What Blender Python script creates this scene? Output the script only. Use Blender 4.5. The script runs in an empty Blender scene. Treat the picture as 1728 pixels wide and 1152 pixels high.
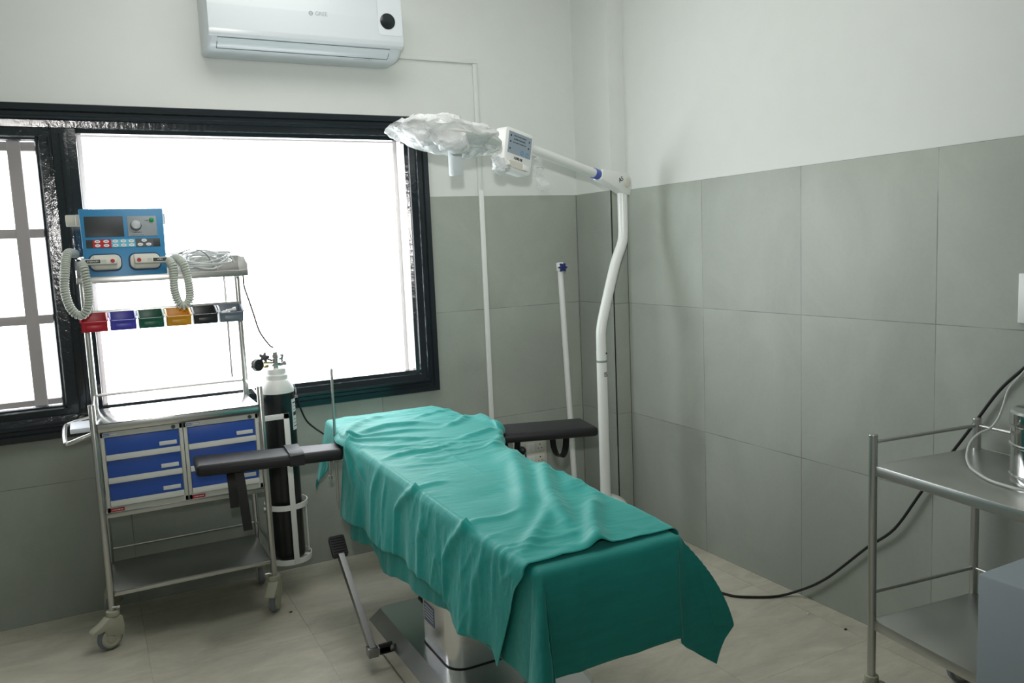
import bpy, bmesh, math, random
import numpy as np
from mathutils import Vector, Matrix, noise as mnoise
random.seed(7)
S = bpy.context.scene
C = S.collection
PI = math.pi
V = Vector

# ------------------------------------------------------------------ helpers
def lin(h):
    h = h.lstrip('#'); o = []
    for i in (0, 2, 4):
        c = int(h[i:i+2], 16) / 255
        o.append(c/12.92 if c <= .04045 else ((c+.055)/1.055)**2.4)
    return (o[0], o[1], o[2], 1)

class M:
    """collects shapes into one mesh"""
    def __init__(s): s.bm = bmesh.new()
    def _merge(s, b, mx=None):
        if mx is not None: b.transform(mx)
        me = bpy.data.meshes.new('t'); b.to_mesh(me); b.free()
        s.bm.from_mesh(me); bpy.data.meshes.remove(me); return s
    def box(s, x0, x1, y0, y1, z0, z1, bev=0, seg=2, mx=None):
        b = bmesh.new(); bmesh.ops.create_cube(b, size=1)
        for v in b.verts:
            v.co = V((x0 + (v.co.x+.5)*(x1-x0), y0 + (v.co.y+.5)*(y1-y0), z0 + (v.co.z+.5)*(z1-z0)))
        if bev: bmesh.ops.bevel(b, geom=b.edges[:], offset=bev, segments=seg, profile=.5, affect='EDGES')
        return s._merge(b, mx)
    def hexa(s, pts, bev=0, seg=2):
        """8 points: bottom loop of four, then top loop of four"""
        b = bmesh.new(); v = [b.verts.new(p) for p in pts]
        for f in ((3,2,1,0),(4,5,6,7),(0,1,5,4),(1,2,6,5),(2,3,7,6),(3,0,4,7)): b.faces.new([v[i] for i in f])
        bmesh.ops.recalc_face_normals(b, faces=b.faces[:])
        if bev: bmesh.ops.bevel(b, geom=b.edges[:], offset=bev, segments=seg, profile=.5, affect='EDGES')
        return s._merge(b)
    def cyl(s, p0, p1, r, r2=None, seg=20, bev=0):
        p0, p1 = V(p0), V(p1); d = p1-p0
        b = bmesh.new()
        bmesh.ops.create_cone(b, cap_ends=True, segments=seg, radius1=r, radius2=r if r2 is None else r2, depth=d.length)
        if bev:
            ed = [e for e in b.edges if abs(e.verts[0].co.z-e.verts[1].co.z) < 1e-6]
            bmesh.ops.bevel(b, geom=ed, offset=bev, segments=2, profile=.5, affect='EDGES')
        q = d.to_track_quat('Z', 'Y')
        return s._merge(b, Matrix.Translation((p0+p1)/2) @ q.to_matrix().to_4x4())
    def sweep(s, path, prof, closed=False, cap=True, up=None):
        """sweep a closed profile [(a,b)] along a path; up fixes the b direction"""
        P = [V(p) for p in path]; n = len(P); T = []
        for i in range(n):
            a = P[(i-1) % n] if (closed or i > 0) else P[i]
            c = P[(i+1) % n] if (closed or i < n-1) else P[i]
            T.append((c-a).normalized())
        if up is None:
            u0 = V((0,0,1)) if abs(T[0].z) < .9 else V((0,1,0))
        else: u0 = V(up)
        N = (u0 - T[0]*u0.dot(T[0])).normalized(); rings = []
        for i in range(n):
            if up is not None:
                N = (V(up) - T[i]*V(up).dot(T[i])).normalized()
            else:
                N = (N - T[i]*N.dot(T[i])).normalized()
            B = T[i].cross(N)
            rings.append([s.bm.verts.new(P[i] + B*a + N*b) for a, b in prof])
        m = len(prof)
        for i in range(n if closed else n-1):
            r0, r1 = rings[i], rings[(i+1) % n]
            for j in range(m):
                s.bm.faces.new((r0[j], r0[(j+1) % m], r1[(j+1) % m], r1[j]))
        if cap and not closed:
            s.bm.faces.new(rings[0][::-1]); s.bm.faces.new(rings[-1])
        return s
    def tube(s, path, r, seg=10, closed=False, smooth=0):
        if smooth: path = spline(path, smooth, closed)
        return s.sweep(path, [(r*math.cos(2*PI*k/seg), r*math.sin(2*PI*k/seg)) for k in range(seg)], closed)
    def lathe(s, prof, c=(0,0,0), seg=32, mx=None):
        b = bmesh.new(); rings = []
        for r, z in prof:
            if r < 1e-6: rings.append([b.verts.new((0,0,z))])
            else: rings.append([b.verts.new((r*math.cos(2*PI*k/seg), r*math.sin(2*PI*k/seg), z)) for k in range(seg)])
        for a, d in zip(rings, rings[1:]):
            for k in range(seg):
                k2 = (k+1) % seg
                if len(a) == 1 and len(d) == 1: continue
                if len(a) == 1: b.faces.new((a[0], d[k2], d[k]))
                elif len(d) == 1: b.faces.new((a[k], a[k2], d[0]))
                else: b.faces.new((a[k], a[k2], d[k2], d[k]))
        if len(rings[0]) > 1: b.faces.new(rings[0][::-1])
        if len(rings[-1]) > 1: b.faces.new(rings[-1])
        bmesh.ops.recalc_face_normals(b, faces=b.faces[:])
        return s._merge(b, Matrix.Translation(c) @ (mx or Matrix()))
    def prism(s, poly, d, o=(0,0,0), u=(1,0,0), v=(0,1,0), bev=0):
        """polygon [(a,b)] in the u,v plane, pushed along d"""
        o, u, v, d = V(o), V(u), V(v), V(d)
        b = bmesh.new()
        A = [b.verts.new(o+u*a+v*c) for a, c in poly]; B = [b.verts.new(o+u*a+v*c+d) for a, c in poly]
        n = len(A); b.faces.new(A[::-1]); b.faces.new(B)
        for i in range(n): b.faces.new((A[i], A[(i+1) % n], B[(i+1) % n], B[i]))
        bmesh.ops.recalc_face_normals(b, faces=b.faces[:])
        if bev: bmesh.ops.bevel(b, geom=b.edges[:], offset=bev, segments=2, profile=.5, affect='EDGES')
        return s._merge(b)
    def grid(s, rows):
        R = [[s.bm.verts.new(p) for p in r] for r in rows]
        for a, b in zip(R, R[1:]):
            for j in range(len(a)-1): s.bm.faces.new((a[j], a[j+1], b[j+1], b[j]))
        return s
    def xf(s, mx): s.bm.transform(mx); return s

def spline(pts, k=8, closed=False):
    P = [V(p) for p in pts]; n = len(P); out = []
    for i in range(n if closed else n-1):
        p0 = P[(i-1) % n] if closed or i > 0 else P[0]*2-P[1]
        p1, p2 = P[i], P[(i+1) % n]
        p3 = P[(i+2) % n] if closed or i+2 < n else P[-1]*2-P[-2]
        for j in range(k):
            t = j/k
            out.append(.5*((2*p1)+(p2-p0)*t+(2*p0-5*p1+4*p2-p3)*t*t+(3*p1-p0-3*p2+p3)*t**3))
    if not closed: out.append(P[-1])
    return out

def rrect(w, h, r, n=5):
    o = []
    for cx, cy, a0 in ((w/2-r, h/2-r, 0), (-w/2+r, h/2-r, 90), (-w/2+r, -h/2+r, 180), (w/2-r, -h/2+r, 270)):
        for k in range(n+1):
            a = math.radians(a0+90*k/n); o.append((cx+r*math.cos(a), cy+r*math.sin(a)))
    return o

def rect(w, h): return [(w/2, h/2), (-w/2, h/2), (-w/2, -h/2), (w/2, -h/2)]

WM = {}
def put(name, mb, mat, parent=None, ang=35, origin=None):
    """ONE mesh object; shapes come in world coordinates"""
    me = bpy.data.meshes.new(name); bm = mb.bm
    if parent is None:
        if origin is None:
            xs = [v.co for v in bm.verts]
            lo = [min(c[i] for c in xs) for i in range(3)]; hi = [max(c[i] for c in xs) for i in range(3)]
            origin = ((lo[0]+hi[0])/2, (lo[1]+hi[1])/2, lo[2])
        W = Matrix.Translation(origin)
    else: W = WM[parent.name]
    bm.transform(W.inverted())
    bmesh.ops.recalc_face_normals(bm, faces=bm.faces[:]) if getattr(mb, 'recalc', True) else None
    for f in bm.faces: f.smooth = True
    bm.to_mesh(me); bm.free()
    me.set_sharp_from_angle(angle=math.radians(ang))
    me.materials.append(mat)
    o = bpy.data.objects.new(name, me); C.objects.link(o)
    WM[o.name] = W
    if parent is None: o.matrix_world = W
    else: o.parent = parent
    return o

def thing(name, label, cat, loc, rz=0, group=None):
    o = bpy.data.objects.new(name, None); C.objects.link(o); o.empty_display_size = .05
    o.location = loc; o.rotation_euler = (0, 0, rz)
    WM[o.name] = Matrix.Translation(loc) @ Matrix.Rotation(rz, 4, 'Z')
    return tag(o, label, cat, group)
def tag(o, label, cat, group=None):
    o['label'] = label; o['category'] = cat
    if group: o['group'] = group
    return o
def struct(o): o['kind'] = 'structure'; return o
def lab(o, l): o['label'] = l; return o

def text(name, body, size, mat, parent, mx, depth=.0006, align='CENTER', bold=0):
    cu = bpy.data.curves.new('txt', 'FONT'); cu.body = body; cu.size = size; cu.align_x = align; cu.align_y = 'CENTER'
    cu.extrude = depth; cu.offset = bold
    t = bpy.data.objects.new('txt', cu); C.objects.link(t)
    dg = bpy.context.evaluated_depsgraph_get()
    me = bpy.data.meshes.new_from_object(t.evaluated_get(dg))
    bpy.data.objects.remove(t); bpy.data.curves.remove(cu)
    mb = M(); mb.bm.from_mesh(me); bpy.data.meshes.remove(me); mb.xf(mx)
    return put(name, mb, mat, parent)

def print_bars(name, w, h, n, mat, parent, mx):
    """a printed line too small to read: short strokes of uneven width"""
    m = M(); x = -w/2; st = w/n
    for k in range(n):
        m.box(x+st*.1, x+st*(.6+.3*((k*7) % 3)/2), -h/2*(.7+.3*((k*5) % 2)), h/2, 0, .0005); x += st
    return put(name, m.xf(mx), mat, parent)

def frame_mx(o, right, up):
    r = V(right).normalized(); u = V(up); u = (u - r*u.dot(r)).normalized(); n = r.cross(u)
    return Matrix(((r.x,u.x,n.x,o[0]),(r.y,u.y,n.y,o[1]),(r.z,u.z,n.z,o[2]),(0,0,0,1)))

# ------------------------------------------------------------------ materials
def newmat(name):
    m = bpy.data.materials.new(name); m.use_nodes = True
    return m, m.node_tree, m.node_tree.nodes['Principled BSDF']
def N(nt, t, **k):
    n = nt.nodes.new(t)
    for a, b in k.items(): setattr(n, a, b)
    return n
def mth(nt, op, a, b=None, c=None):
    n = N(nt, 'ShaderNodeMath', operation=op)
    for i, x in enumerate((a, b, c)):
        if x is None: continue
        if isinstance(x, (int, float)): n.inputs[i].default_value = x
        else: nt.links.new(x, n.inputs[i])
    return n.outputs[0]
def mixc(nt, f, a, b, blend='MIX'):
    n = N(nt, 'ShaderNodeMix', data_type='RGBA', blend_type=blend)
    for sk, x in ((n.inputs[0], f), (n.inputs[6], a), (n.inputs[7], b)):
        if isinstance(x, (int, float)): sk.default_value = x
        elif isinstance(x, tuple): sk.default_value = x
        else: nt.links.new(x, sk)
    return n.outputs[2]
def noise(nt, scale, detail=4, rough=.55, vec=None, dist=0):
    n = N(nt, 'ShaderNodeTexNoise'); n.inputs['Scale'].default_value = scale; n.inputs['Detail'].default_value = detail
    n.inputs['Roughness'].default_value = rough; n.inputs['Distortion'].default_value = dist
    if vec is not None: nt.links.new(vec, n.inputs['Vector'])
    return n.outputs['Fac']
def ramp(nt, x, lo, hi, a=0., b=1.):
    n = N(nt, 'ShaderNodeMapRange'); n.inputs[1].default_value = lo; n.inputs[2].default_value = hi
    n.inputs[3].default_value = a; n.inputs[4].default_value = b; nt.links.new(x, n.inputs[0]); return n.outputs[0]
def bump(nt, bs, h, strength=.2, dist=.002, normal=None):
    n = N(nt, 'ShaderNodeBump'); n.inputs['Strength'].default_value = strength; n.inputs['Distance'].default_value = dist
    nt.links.new(h, n.inputs['Height'])
    if normal is not None: nt.links.new(normal, n.inputs['Normal'])
    nt.links.new(n.outputs[0], bs.inputs['Normal']); return n.outputs[0]
def pos(nt): return N(nt, 'ShaderNodeNewGeometry').outputs['Position']
def objc(nt): return N(nt, 'ShaderNodeTexCoord').outputs['Object']

def plain(name, col, rough=.5, metal=0, spec=.5, bs=None, bst=.1, var=0, coat=0, bd=.001):
    m, nt, b = newmat(name)
    c = lin(col) if isinstance(col, str) else col
    b.inputs['Base Color'].default_value = c; b.inputs['Roughness'].default_value = rough
    b.inputs['Metallic'].default_value = metal; b.inputs['Specular IOR Level'].default_value = spec
    b.inputs['Coat Weight'].default_value = coat
    if bs or var:
        n = noise(nt, bs or 20, 4, .6, objc(nt))
        if bs and bst: bump(nt, b, n, bst, bd)
        if var:
            n2 = ramp(nt, noise(nt, 9, 5, .6, objc(nt)), .3, .7, 1-var, 1+var)
            g = N(nt, 'ShaderNodeVectorMath', operation='SCALE'); g.inputs[0].default_value = c[:3]; nt.links.new(n2, g.inputs['Scale'])
            nt.links.new(g.outputs[0], b.inputs['Base Color'])
    return m

def steel(name, col=(.56,.56,.54,1), rough=.28, stretch=(4,4,220)):
    m, nt, b = newmat(name)
    b.inputs['Base Color'].default_value = col; b.inputs['Metallic'].default_value = 1
    mp = N(nt, 'ShaderNodeMapping'); mp.inputs['Scale'].default_value = stretch; nt.links.new(objc(nt), mp.inputs[0])
    n = noise(nt, 1, 2, .5, mp.outputs[0])
    nt.links.new(ramp(nt, n, .25, .75, rough-.05, rough+.06), b.inputs['Roughness'])
    return m

def tiles(name, uax, vax, u0, v0, size, col, line, rough=.42, lw=.0016, vary=.07, marble=False):
    m, nt, b = newmat(name)
    P = pos(nt); sp = N(nt, 'ShaderNodeSeparateXYZ'); nt.links.new(P, sp.inputs[0])
    U = mth(nt, 'DIVIDE', mth(nt, 'SUBTRACT', sp.outputs[uax], u0), size)
    W = mth(nt, 'DIVIDE', mth(nt, 'SUBTRACT', sp.outputs[vax], v0), size)
    def edge(x):
        f = mth(nt, 'FRACT', x); d = mth(nt, 'MINIMUM', f, mth(nt, 'SUBTRACT', 1, f))
        return d
    e = mth(nt, 'MINIMUM', edge(U), edge(W))
    ln = mth(nt, 'LESS_THAN', e, lw/size)
    # joints are not evenly filled: break the line up with noise
    ln = mth(nt, 'MULTIPLY', ln, ramp(nt, noise(nt, 5, 3, .6, P), .35, .62, .2, .85))
    cx = N(nt, 'ShaderNodeCombineXYZ'); nt.links.new(mth(nt, 'FLOOR', U), cx.inputs[0]); nt.links.new(mth(nt, 'FLOOR', W), cx.inputs[1])
    wn = N(nt, 'ShaderNodeTexWhiteNoise', noise_dimensions='3D'); nt.links.new(cx.outputs[0], wn.inputs['Vector'])
    ofs = N(nt, 'ShaderNodeVectorMath', operation='SCALE'); nt.links.new(wn.outputs['Color'], ofs.inputs[0]); ofs.inputs['Scale'].default_value = 7
    ad = N(nt, 'ShaderNodeVectorMath', operation='ADD'); nt.links.new(P, ad.inputs[0]); nt.links.new(ofs.outputs[0], ad.inputs[1])
    c = lin(col)
    if marble:
        mp = N(nt, 'ShaderNodeMapping'); mp.inputs['Rotation'].default_value = (0, 0, .5); mp.inputs['Scale'].default_value = (1.6, 4.2, 1)
        nt.links.new(ad.outputs[0], mp.inputs[0])
        n1 = noise(nt, 1.5, 7, .62, mp.outputs[0], 1.4); n2 = noise(nt, 7, 7, .7, mp.outputs[0], .8)
        n3 = noise(nt, 24, 5, .7, mp.outputs[0], .5)
        base = mixc(nt, ramp(nt, n1, .3, .7), tuple(x*.80 for x in c[:3])+(1,), tuple(min(1, x*1.14) for x in c[:3])+(1,))
        base = mixc(nt, ramp(nt, n2, .42, .8, 0, .4), base, lin('#a89f89'))
        base = mixc(nt, ramp(nt, n3, .48, .75, 0, .5), base, lin('#cbc6b8'))
    else:
        mp = N(nt, 'ShaderNodeMapping'); mp.inputs['Scale'].default_value = (1, 1, .8); nt.links.new(ad.outputs[0], mp.inputs[0])
        n1 = noise(nt, 2.2, 6, .6, mp.outputs[0], .6); n2 = noise(nt, 60, 3, .6, P)
        f = mth(nt, 'ADD', ramp(nt, n1, .3, .7, 1-vary*1.6, 1+vary*1.6), ramp(nt, n2, .3, .7, -.02, .02))
        f = mth(nt, 'ADD', f, ramp(nt, wn.outputs['Value'], 0, 1, -vary*.6, vary*.6))
        g = N(nt, 'ShaderNodeVectorMath', operation='SCALE'); g.inputs[0].default_value = c[:3]; nt.links.new(f, g.inputs['Scale'])
        base = g.outputs[0]
    nt.links.new(mixc(nt, ln, base, lin(line)), b.inputs['Base Color'])
    nt.links.new(ramp(nt, noise(nt, 7, 5, .6, P), .1, .9, rough-.03, rough+.04), b.inputs['Roughness'])
    b.inputs['Specular IOR Level'].default_value = .4
    bump(nt, b, mth(nt, 'SUBTRACT', 1, ln), .25, .0015)
    return m

def cloth_mat(name, col):
    m, nt, b = newmat(name); P = objc(nt)
    c = lin(col)
    mp = N(nt, 'ShaderNodeMapping'); mp.inputs['Scale'].default_value = (5, 60, 60); nt.links.new(P, mp.inputs[0])
    n1 = noise(nt, 1, 4, .6, mp.outputs[0]); n2 = noise(nt, 3.5, 5, .6, P); n3 = noise(nt, 900, 2, .5, P)
    f = mth(nt, 'ADD', ramp(nt, n1, .3, .7, .93, 1.07), ramp(nt, n2, .3, .7, -.06, .06))
    g = N(nt, 'ShaderNodeVectorMath', operation='SCALE'); g.inputs[0].default_value = c[:3]; nt.links.new(f, g.inputs['Scale'])
    nt.links.new(g.outputs[0], b.inputs['Base Color'])
    b.inputs['Roughness'].default_value = .62; b.inputs['Specular IOR Level'].default_value = .45
    b.inputs['Sheen Weight'].default_value = .3; b.inputs['Sheen Roughness'].default_value = .4; b.inputs['Sheen Tint'].default_value = lin('#c4efe8')
    mp2 = N(nt, 'ShaderNodeMapping'); mp2.inputs['Scale'].default_value = (9, 34, 20); mp2.inputs['Rotation'].default_value = (0, 0, .25); nt.links.new(P, mp2.inputs[0])
    wr = noise(nt, 1, 5, .55, mp2.outputs[0], .7)
    h = mth(nt, 'ADD', mth(nt, 'MULTIPLY', wr, 1.0), mth(nt, 'MULTIPLY', n3, .04))
    bump(nt, b, h, .35, .006)
    return m

def film(name, col=(.9,.92,.93,1), alpha=.5, rough=.25, scale=24):
    m, nt, b = newmat(name)
    b.inputs['Base Color'].default_value = col; b.inputs['Roughness'].default_value = rough
    P = objc(nt); n = noise(nt, scale, 5, .6, P, 1.2)
    b.inputs['Specular IOR Level'].default_value = .6
    rg = mth(nt, 'ABSOLUTE', mth(nt, 'SUBTRACT', n, .5)); bump(nt, b, rg, 1, .02)
    out = nt.nodes['Material Output']; tr = N(nt, 'ShaderNodeBsdfTransparent'); mx = N(nt, 'ShaderNodeMixShader')
    mx.inputs[0].default_value = alpha
    nt.links.new(tr.outputs[0], mx.inputs[1]); nt.links.new(b.outputs[0], mx.inputs[2]); nt.links.new(mx.outputs[0], out.inputs[0])
    return m

MT = {}
MT['plaster'] = plain('plaster', '#dadeda', .55, 0, .3, 30, .05, .012)
MT['plaster_side'] = MT['plaster']
MT['ceiling'] = plain('ceiling_paint', '#eceeea', .8, 0, .2, 30, .04)
GREY = '#a2a89f'
MT['tile_back'] = tiles('grey_tile_window_wall', 0, 2, -1.298, 0, .6, GREY, '#61645f')
MT['tile_right'] = tiles('grey_tile_side_wall', 1, 2, -.346, 0, .6, GREY, '#61645f')
MT['tile_colx'] = tiles('grey_tile_corner_side', 1, 2, -.6, 0, .601, '#9ca299', '#61645f')
MT['tile_coly'] = tiles('grey_tile_corner_front', 0, 2, -.3, 0, .6, GREY, '#61645f')
MT['floor'] = tiles('beige_marble_floor', 0, 1, -1.9, -.76, .6, '#cac5b5', '#8a8577', .36, .0012, .05, True)
MT['black_gloss'] = plain('glossy_black_paint', '#20272b', .13, 0, .5, 40, .9, 0, .0, .0016)
MT['steel'] = plain('satin_steel', (.56,.56,.54,1), .3, 1); MT['steel_h'] = plain('satin_steel_sheet', (.54,.54,.52,1), .33, 1); MT['worktop'] = plain('polished_worktop', (.70,.70,.69,1), .2, 1)
MT['steel_bright'] = plain('polished_steel', (.76,.76,.75,1), .25, 1)
MT['chrome'] = plain('chrome', (.7,.7,.7,1), .12, 1)
MT['white'] = plain('white_plastic', '#e6e8e6', .35, 0, .5)
MT['white_ac'] = plain('white_gloss_plastic', '#d3dade', .28, 0, .5)
MT['white_paint'] = plain('white_enamel', '#e3e6e2', .28, 0, .5, 50, .03)
MT['cream'] = plain('cream_plastic', '#cfcec2', .45)
MT['grey_paint'] = plain('light_grey_enamel', '#c6c8c0', .4)
MT['blue'] = plain('blue_enamel', '#3158b0', .42, 0, .4, 60, .03)
MT['defib_blue'] = plain('blue_plastic', '#2f7fae', .4, 0, .5)
MT['dark_screen'] = plain('dark_display', '#2b3132', .45, 0, .5)
MT['black'] = plain('black_plastic', '#17181a', .38)
MT['leather'] = plain('black_vinyl', '#1a1b1d', .5, 0, .4, 140, .12)
MT['rubber'] = plain('black_rubber', '#161616', .6)
MT['grey_rubber'] = plain('grey_rubber', '#7d838a', .55)
MT['caster'] = plain('beige_nylon', '#adab98', .5)
MT['drape'] = cloth_mat('green_drape', '#10958e')
MT['drape2'] = cloth_mat('green_drape_under', '#0e8982')
MT['bag'] = film('crinkled_film', (.93,.95,.95,1), .6, .22, 22)
MT['clear'] = film('clear_film', (.95,.97,.98,1), .18, .1, 45)
MT['black_tank'] = plain('black_tank_paint', '#121617', .3, 0, .5, 40, .04)
MT['white_tank'] = plain('white_tank_paint', '#dedfdb', .4, 0, .5, 30, .08, .06)
MT['brass'] = plain('brass', (.5,.38,.18,1), .3, 1)
MT['label'] = plain('white_label', '#d9dcd8', .6)
MT['ink'] = plain('dark_ink', '#22262b', .6)
MT['light_ink'] = plain('pale_grey_print', '#9fa6aa', .6)
MT['white_ink'] = plain('white_print', '#e6e6e6', .6)
MT['red'] = plain('red_plastic', '#b3172a', .35)
MT['green_lamp'] = plain('green_lens', '#159a55', .2)
MT['blue_knob'] = plain('navy_plastic', '#1d2a6b', .4)
MT['ring_blue'] = plain('blue_ring', '#4a5fb0', .4)
MT['lcd'] = plain('grey_blue_panel', '#8a9aa6', .35)
MT['lcd_blue'] = plain('pale_blue_print', '#5f8fb9', .4)
MT['hose'] = plain('grey_green_hose', '#b9beb4', .5)
MT['cord'] = plain('white_cord', '#c9ccc8', .5)
MT['brown'] = plain('brown_wire', '#4a3a33', .5)
MT['cabinet'] = plain('blue_grey_enamel', '#8c959b', .45, 0, .4, 60, .03)
MT['grille'] = plain('grey_grille_paint', '#9a9390', .6)
MT['jamb'] = plain('white_reveal_paint', '#d9d5d4', .6)
MT['sw_white'] = plain('ivory_plate', '#d3d3c9', .35)

# ------------------------------------------------------------------ the room
RX0, RY0, RZ1 = -5.2, -5.8, 3.12
struct(put('floor', M().box(RX0-.2, .2, RY0-.2, .3, -.15, 0), MT['floor']))
struct(put('ceiling', M().box(RX0-.2, .2, RY0-.2, .3, RZ1, RZ1+.15), MT['ceiling']))
WX0, WX1, WZ0, WZ1 = -3.42, -1.045, .845, 2.145            # opening of the window
def wall_window(x0, x1, y0, y1, z0, z1):
    m = M()
    for a in ((x0, WX0, z0, z1), (WX1, x1, z0, z1), (WX0, WX1, z0, min(z1, WZ0)), (WX0, WX1, max(z0, WZ1), z1)):
        if a[3] > a[2] and a[1] > a[0]: m.box(a[0], a[1], y0, y1, a[2], a[3])
    return m
struct(put('wall_back', wall_window(RX0, .2, .008, .25, 0, RZ1), MT['plaster']))
m = M(); m.box(RX0, WX0, 0, .0085, 0, 1.8); m.box(WX1, 0, 0, .0085, 0, 1.8); m.box(WX0, WX1, 0, .0085, 0, WZ0)
struct(put('trim_1', m, MT['tile_back']))
struct(put('wall_right', M().box(.008, .2, RY0, .008, 0, RZ1), MT['plaster']))
struct(put('trim_2', M().box(0, .0085, RY0, 0, 0, 1.8), MT['tile_right']))
# boxed column in the corner
CX, CY = -.094, -.347
struct(put('wall_corner', M().box(CX+.008, .008, CY+.008, .008, 0, RZ1), MT['plaster']))
m = M(); m.box(CX, CX+.0085, CY+.001, 0, 0, 1.8)
struct(put('trim_3', m, MT['tile_colx']))
struct(put('trim_4', M().box(CX, 0, CY, CY+.0085, 0, 1.8), MT['tile_coly']))
m = M().box(CX-.0012, CX-.0002, -.0022, -.0006, 0, 1.8).box(CX-.0006, CX+.0022, CY-.0006, CY+.0012, 0, 1.8).box(-.0022, -.0002, CY-.0022, CY-.0006, 0, 1.8)
struct(put('trim_5', m, plain('dark_joint', '#40433f', .8)))
struct(put('wall_left', M().box(RX0-.2, RX0, RY0, .25, 0, RZ1), MT['plaster']))
struct(put('wall_front', M().box(RX0, .2, RY0-.2, RY0, 0, RZ1), MT['plaster']))

# window: moulded black frame, fixed pane, barred casement
w = bpy.data.objects.new('window_1', None); C.objects.link(w); w.location = (-2.2, 0, .8); struct(w); WM[w.name] = Matrix.Translation((-2.2, 0, .8))
OX0, OX1, OZ0, OZ1 = -3.50, -.988, .797, 2.197
prof = [(0,-.022), (.004,-.034), (.030,-.036), (.036,-.026), (.050,-.026), (.055,-.034), (.064,-.034), (.069,-.018), (.096,-.012), (.1,.0), (.116,.006), (.116,.05), (0,.05), (0,0)]
def molding(x0, x1, z0, z1, pf):
    """architrave loop: pf = (distance inwards, y)"""
    m = M(); R = []
    for cx, cz, sx, sz in ((x0, z0, 1, 1), (x1, z0, -1, 1), (x1, z1, -1, -1), (x0, z1, 1, -1)):
        R.append([m.bm.verts.new((cx+sx*d, y, cz+sz*d)) for d, y in pf])
    n = len(pf)
    for i in range(4):
        a, b = R[i], R[(i+1) % 4]
        for j in range(n): m.bm.faces.new((a[j], a[(j+1) % n], b[(j+1) % n], b[j]))
    return m
put('window_frame', molding(OX0, OX1, OZ0, OZ1, prof), MT['black_gloss'], w, 25)
m = M().box(-2.66, -2.566, -.012, .06, .87, 2.1, .006)
m.box(-2.63, -2.60, -.02, 0, .9, 2.08, .004)
put('mullion', m, MT['black_gloss'], w)
put('reveal', molding(-2.575, -1.09, .872, 2.112, [(0,.03), (0,.17), (.012,.17), (.012,.135), (.03,.135), (.03,.125), (.012,.125), (.012,.03)]), MT['jamb'], w, 25)
gl, nt, b_ = newmat('window_glass')
tr = N(nt, 'ShaderNodeBsdfTransparent'); gs = N(nt, 'ShaderNodeBsdfGlossy'); gs.inputs['Roughness'].default_value = .03
mx = N(nt, 'ShaderNodeMixShader'); mx.inputs[0].default_value = .05
nt.links.new(tr.outputs[0], mx.inputs[1]); nt.links.new(gs.outputs[0], mx.inputs[2]); nt.links.new(mx.outputs[0], nt.nodes['Material Output'].inputs[0])
put('glass_pane', M().box(-2.562, -1.104, .128, .132, .886, 2.098), gl, w)
m = molding(-3.38, -2.652, .868, 2.118, [(0,.0), (.004,-.004), (.052,-.004), (.058,.004), (.066,.006), (.07,.014), (.07,.045), (0,.045)])
s = put('casement', m, MT['black_gloss'], w, 25)
put('glass_pane', M().box(-3.312, -2.72, .028, .032, .936, 2.05), gl, s)
put('casement_bolt', M().cyl((-2.668, -.01, 1.93), (-2.668, -.01, 2.06), .005).box(-2.676, -2.655, -.014, .0, 1.90, 1.925, .002), MT['black_gloss'], w)
m = M()
for x in (-2.805, -3.11): m.box(x-.026, x+.026, .135, .165, .84, 2.14, .006)
for z in (.93, 1.30, 1.672, 2.04): m.box(-3.42, -2.58, .14, .162, z-.02, z+.02, .005)
put('window_grille', m, MT['grille'], w)

# ------------------------------------------------------------------ drapes
XL = ([-2.26, -2.1, -1.95, -1.66, -1.2, -.95, -.85, -.75, -.67, -.645, -.6, -.33], [-1.694, -1.705, -1.714, -1.722, -1.726, -1.728, -1.740, -1.750, -1.736, -1.708, -1.700, -1.68])
XR = ([-2.26, -2.16, -2.05, -1.87, -1.55, -1.33, -1.24, -1.15, -1.08, -1.02, -.92, -.8, -.72, -.66, -.5, -.33], [-1.214, -1.208, -1.205, -1.222, -1.236, -1.228, -1.218, -1.195, -1.165, -1.125, -1.09, -1.07, -1.07, -1.128, -1.12, -1.142])
ZT = ([-2.26, -2.0, -1.6, -1.2, -.9, -.6, -.33], [.748, .758, .770, .780, .786, .787, .782])
def sstep(a, b, x):
    t = np.clip((x-a)/(b-a), 0, 1); return t*t*(3-2*t)

def polydist(X, Y, pl):
    """distance to a polyline in cloth coordinates, and the position along it 0..1"""
    best = np.full(X.shape, 9.); along = np.zeros(X.shape); n = len(pl)-1
    for i in range(n):
        (ax, ay), (bx, by) = pl[i], pl[i+1]; dx, dy = bx-ax, by-ay
        t = np.clip(((X-ax)*dx+(Y-ay)*dy)/(dx*dx+dy*dy+1e-12), 0, 1)
        d = np.hypot(X-ax-t*dx, Y-ay-t*dy); k = d < best
        best = np.where(k, d, best); along = np.where(k, (i+t)/n, along)
    return best, along

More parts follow.
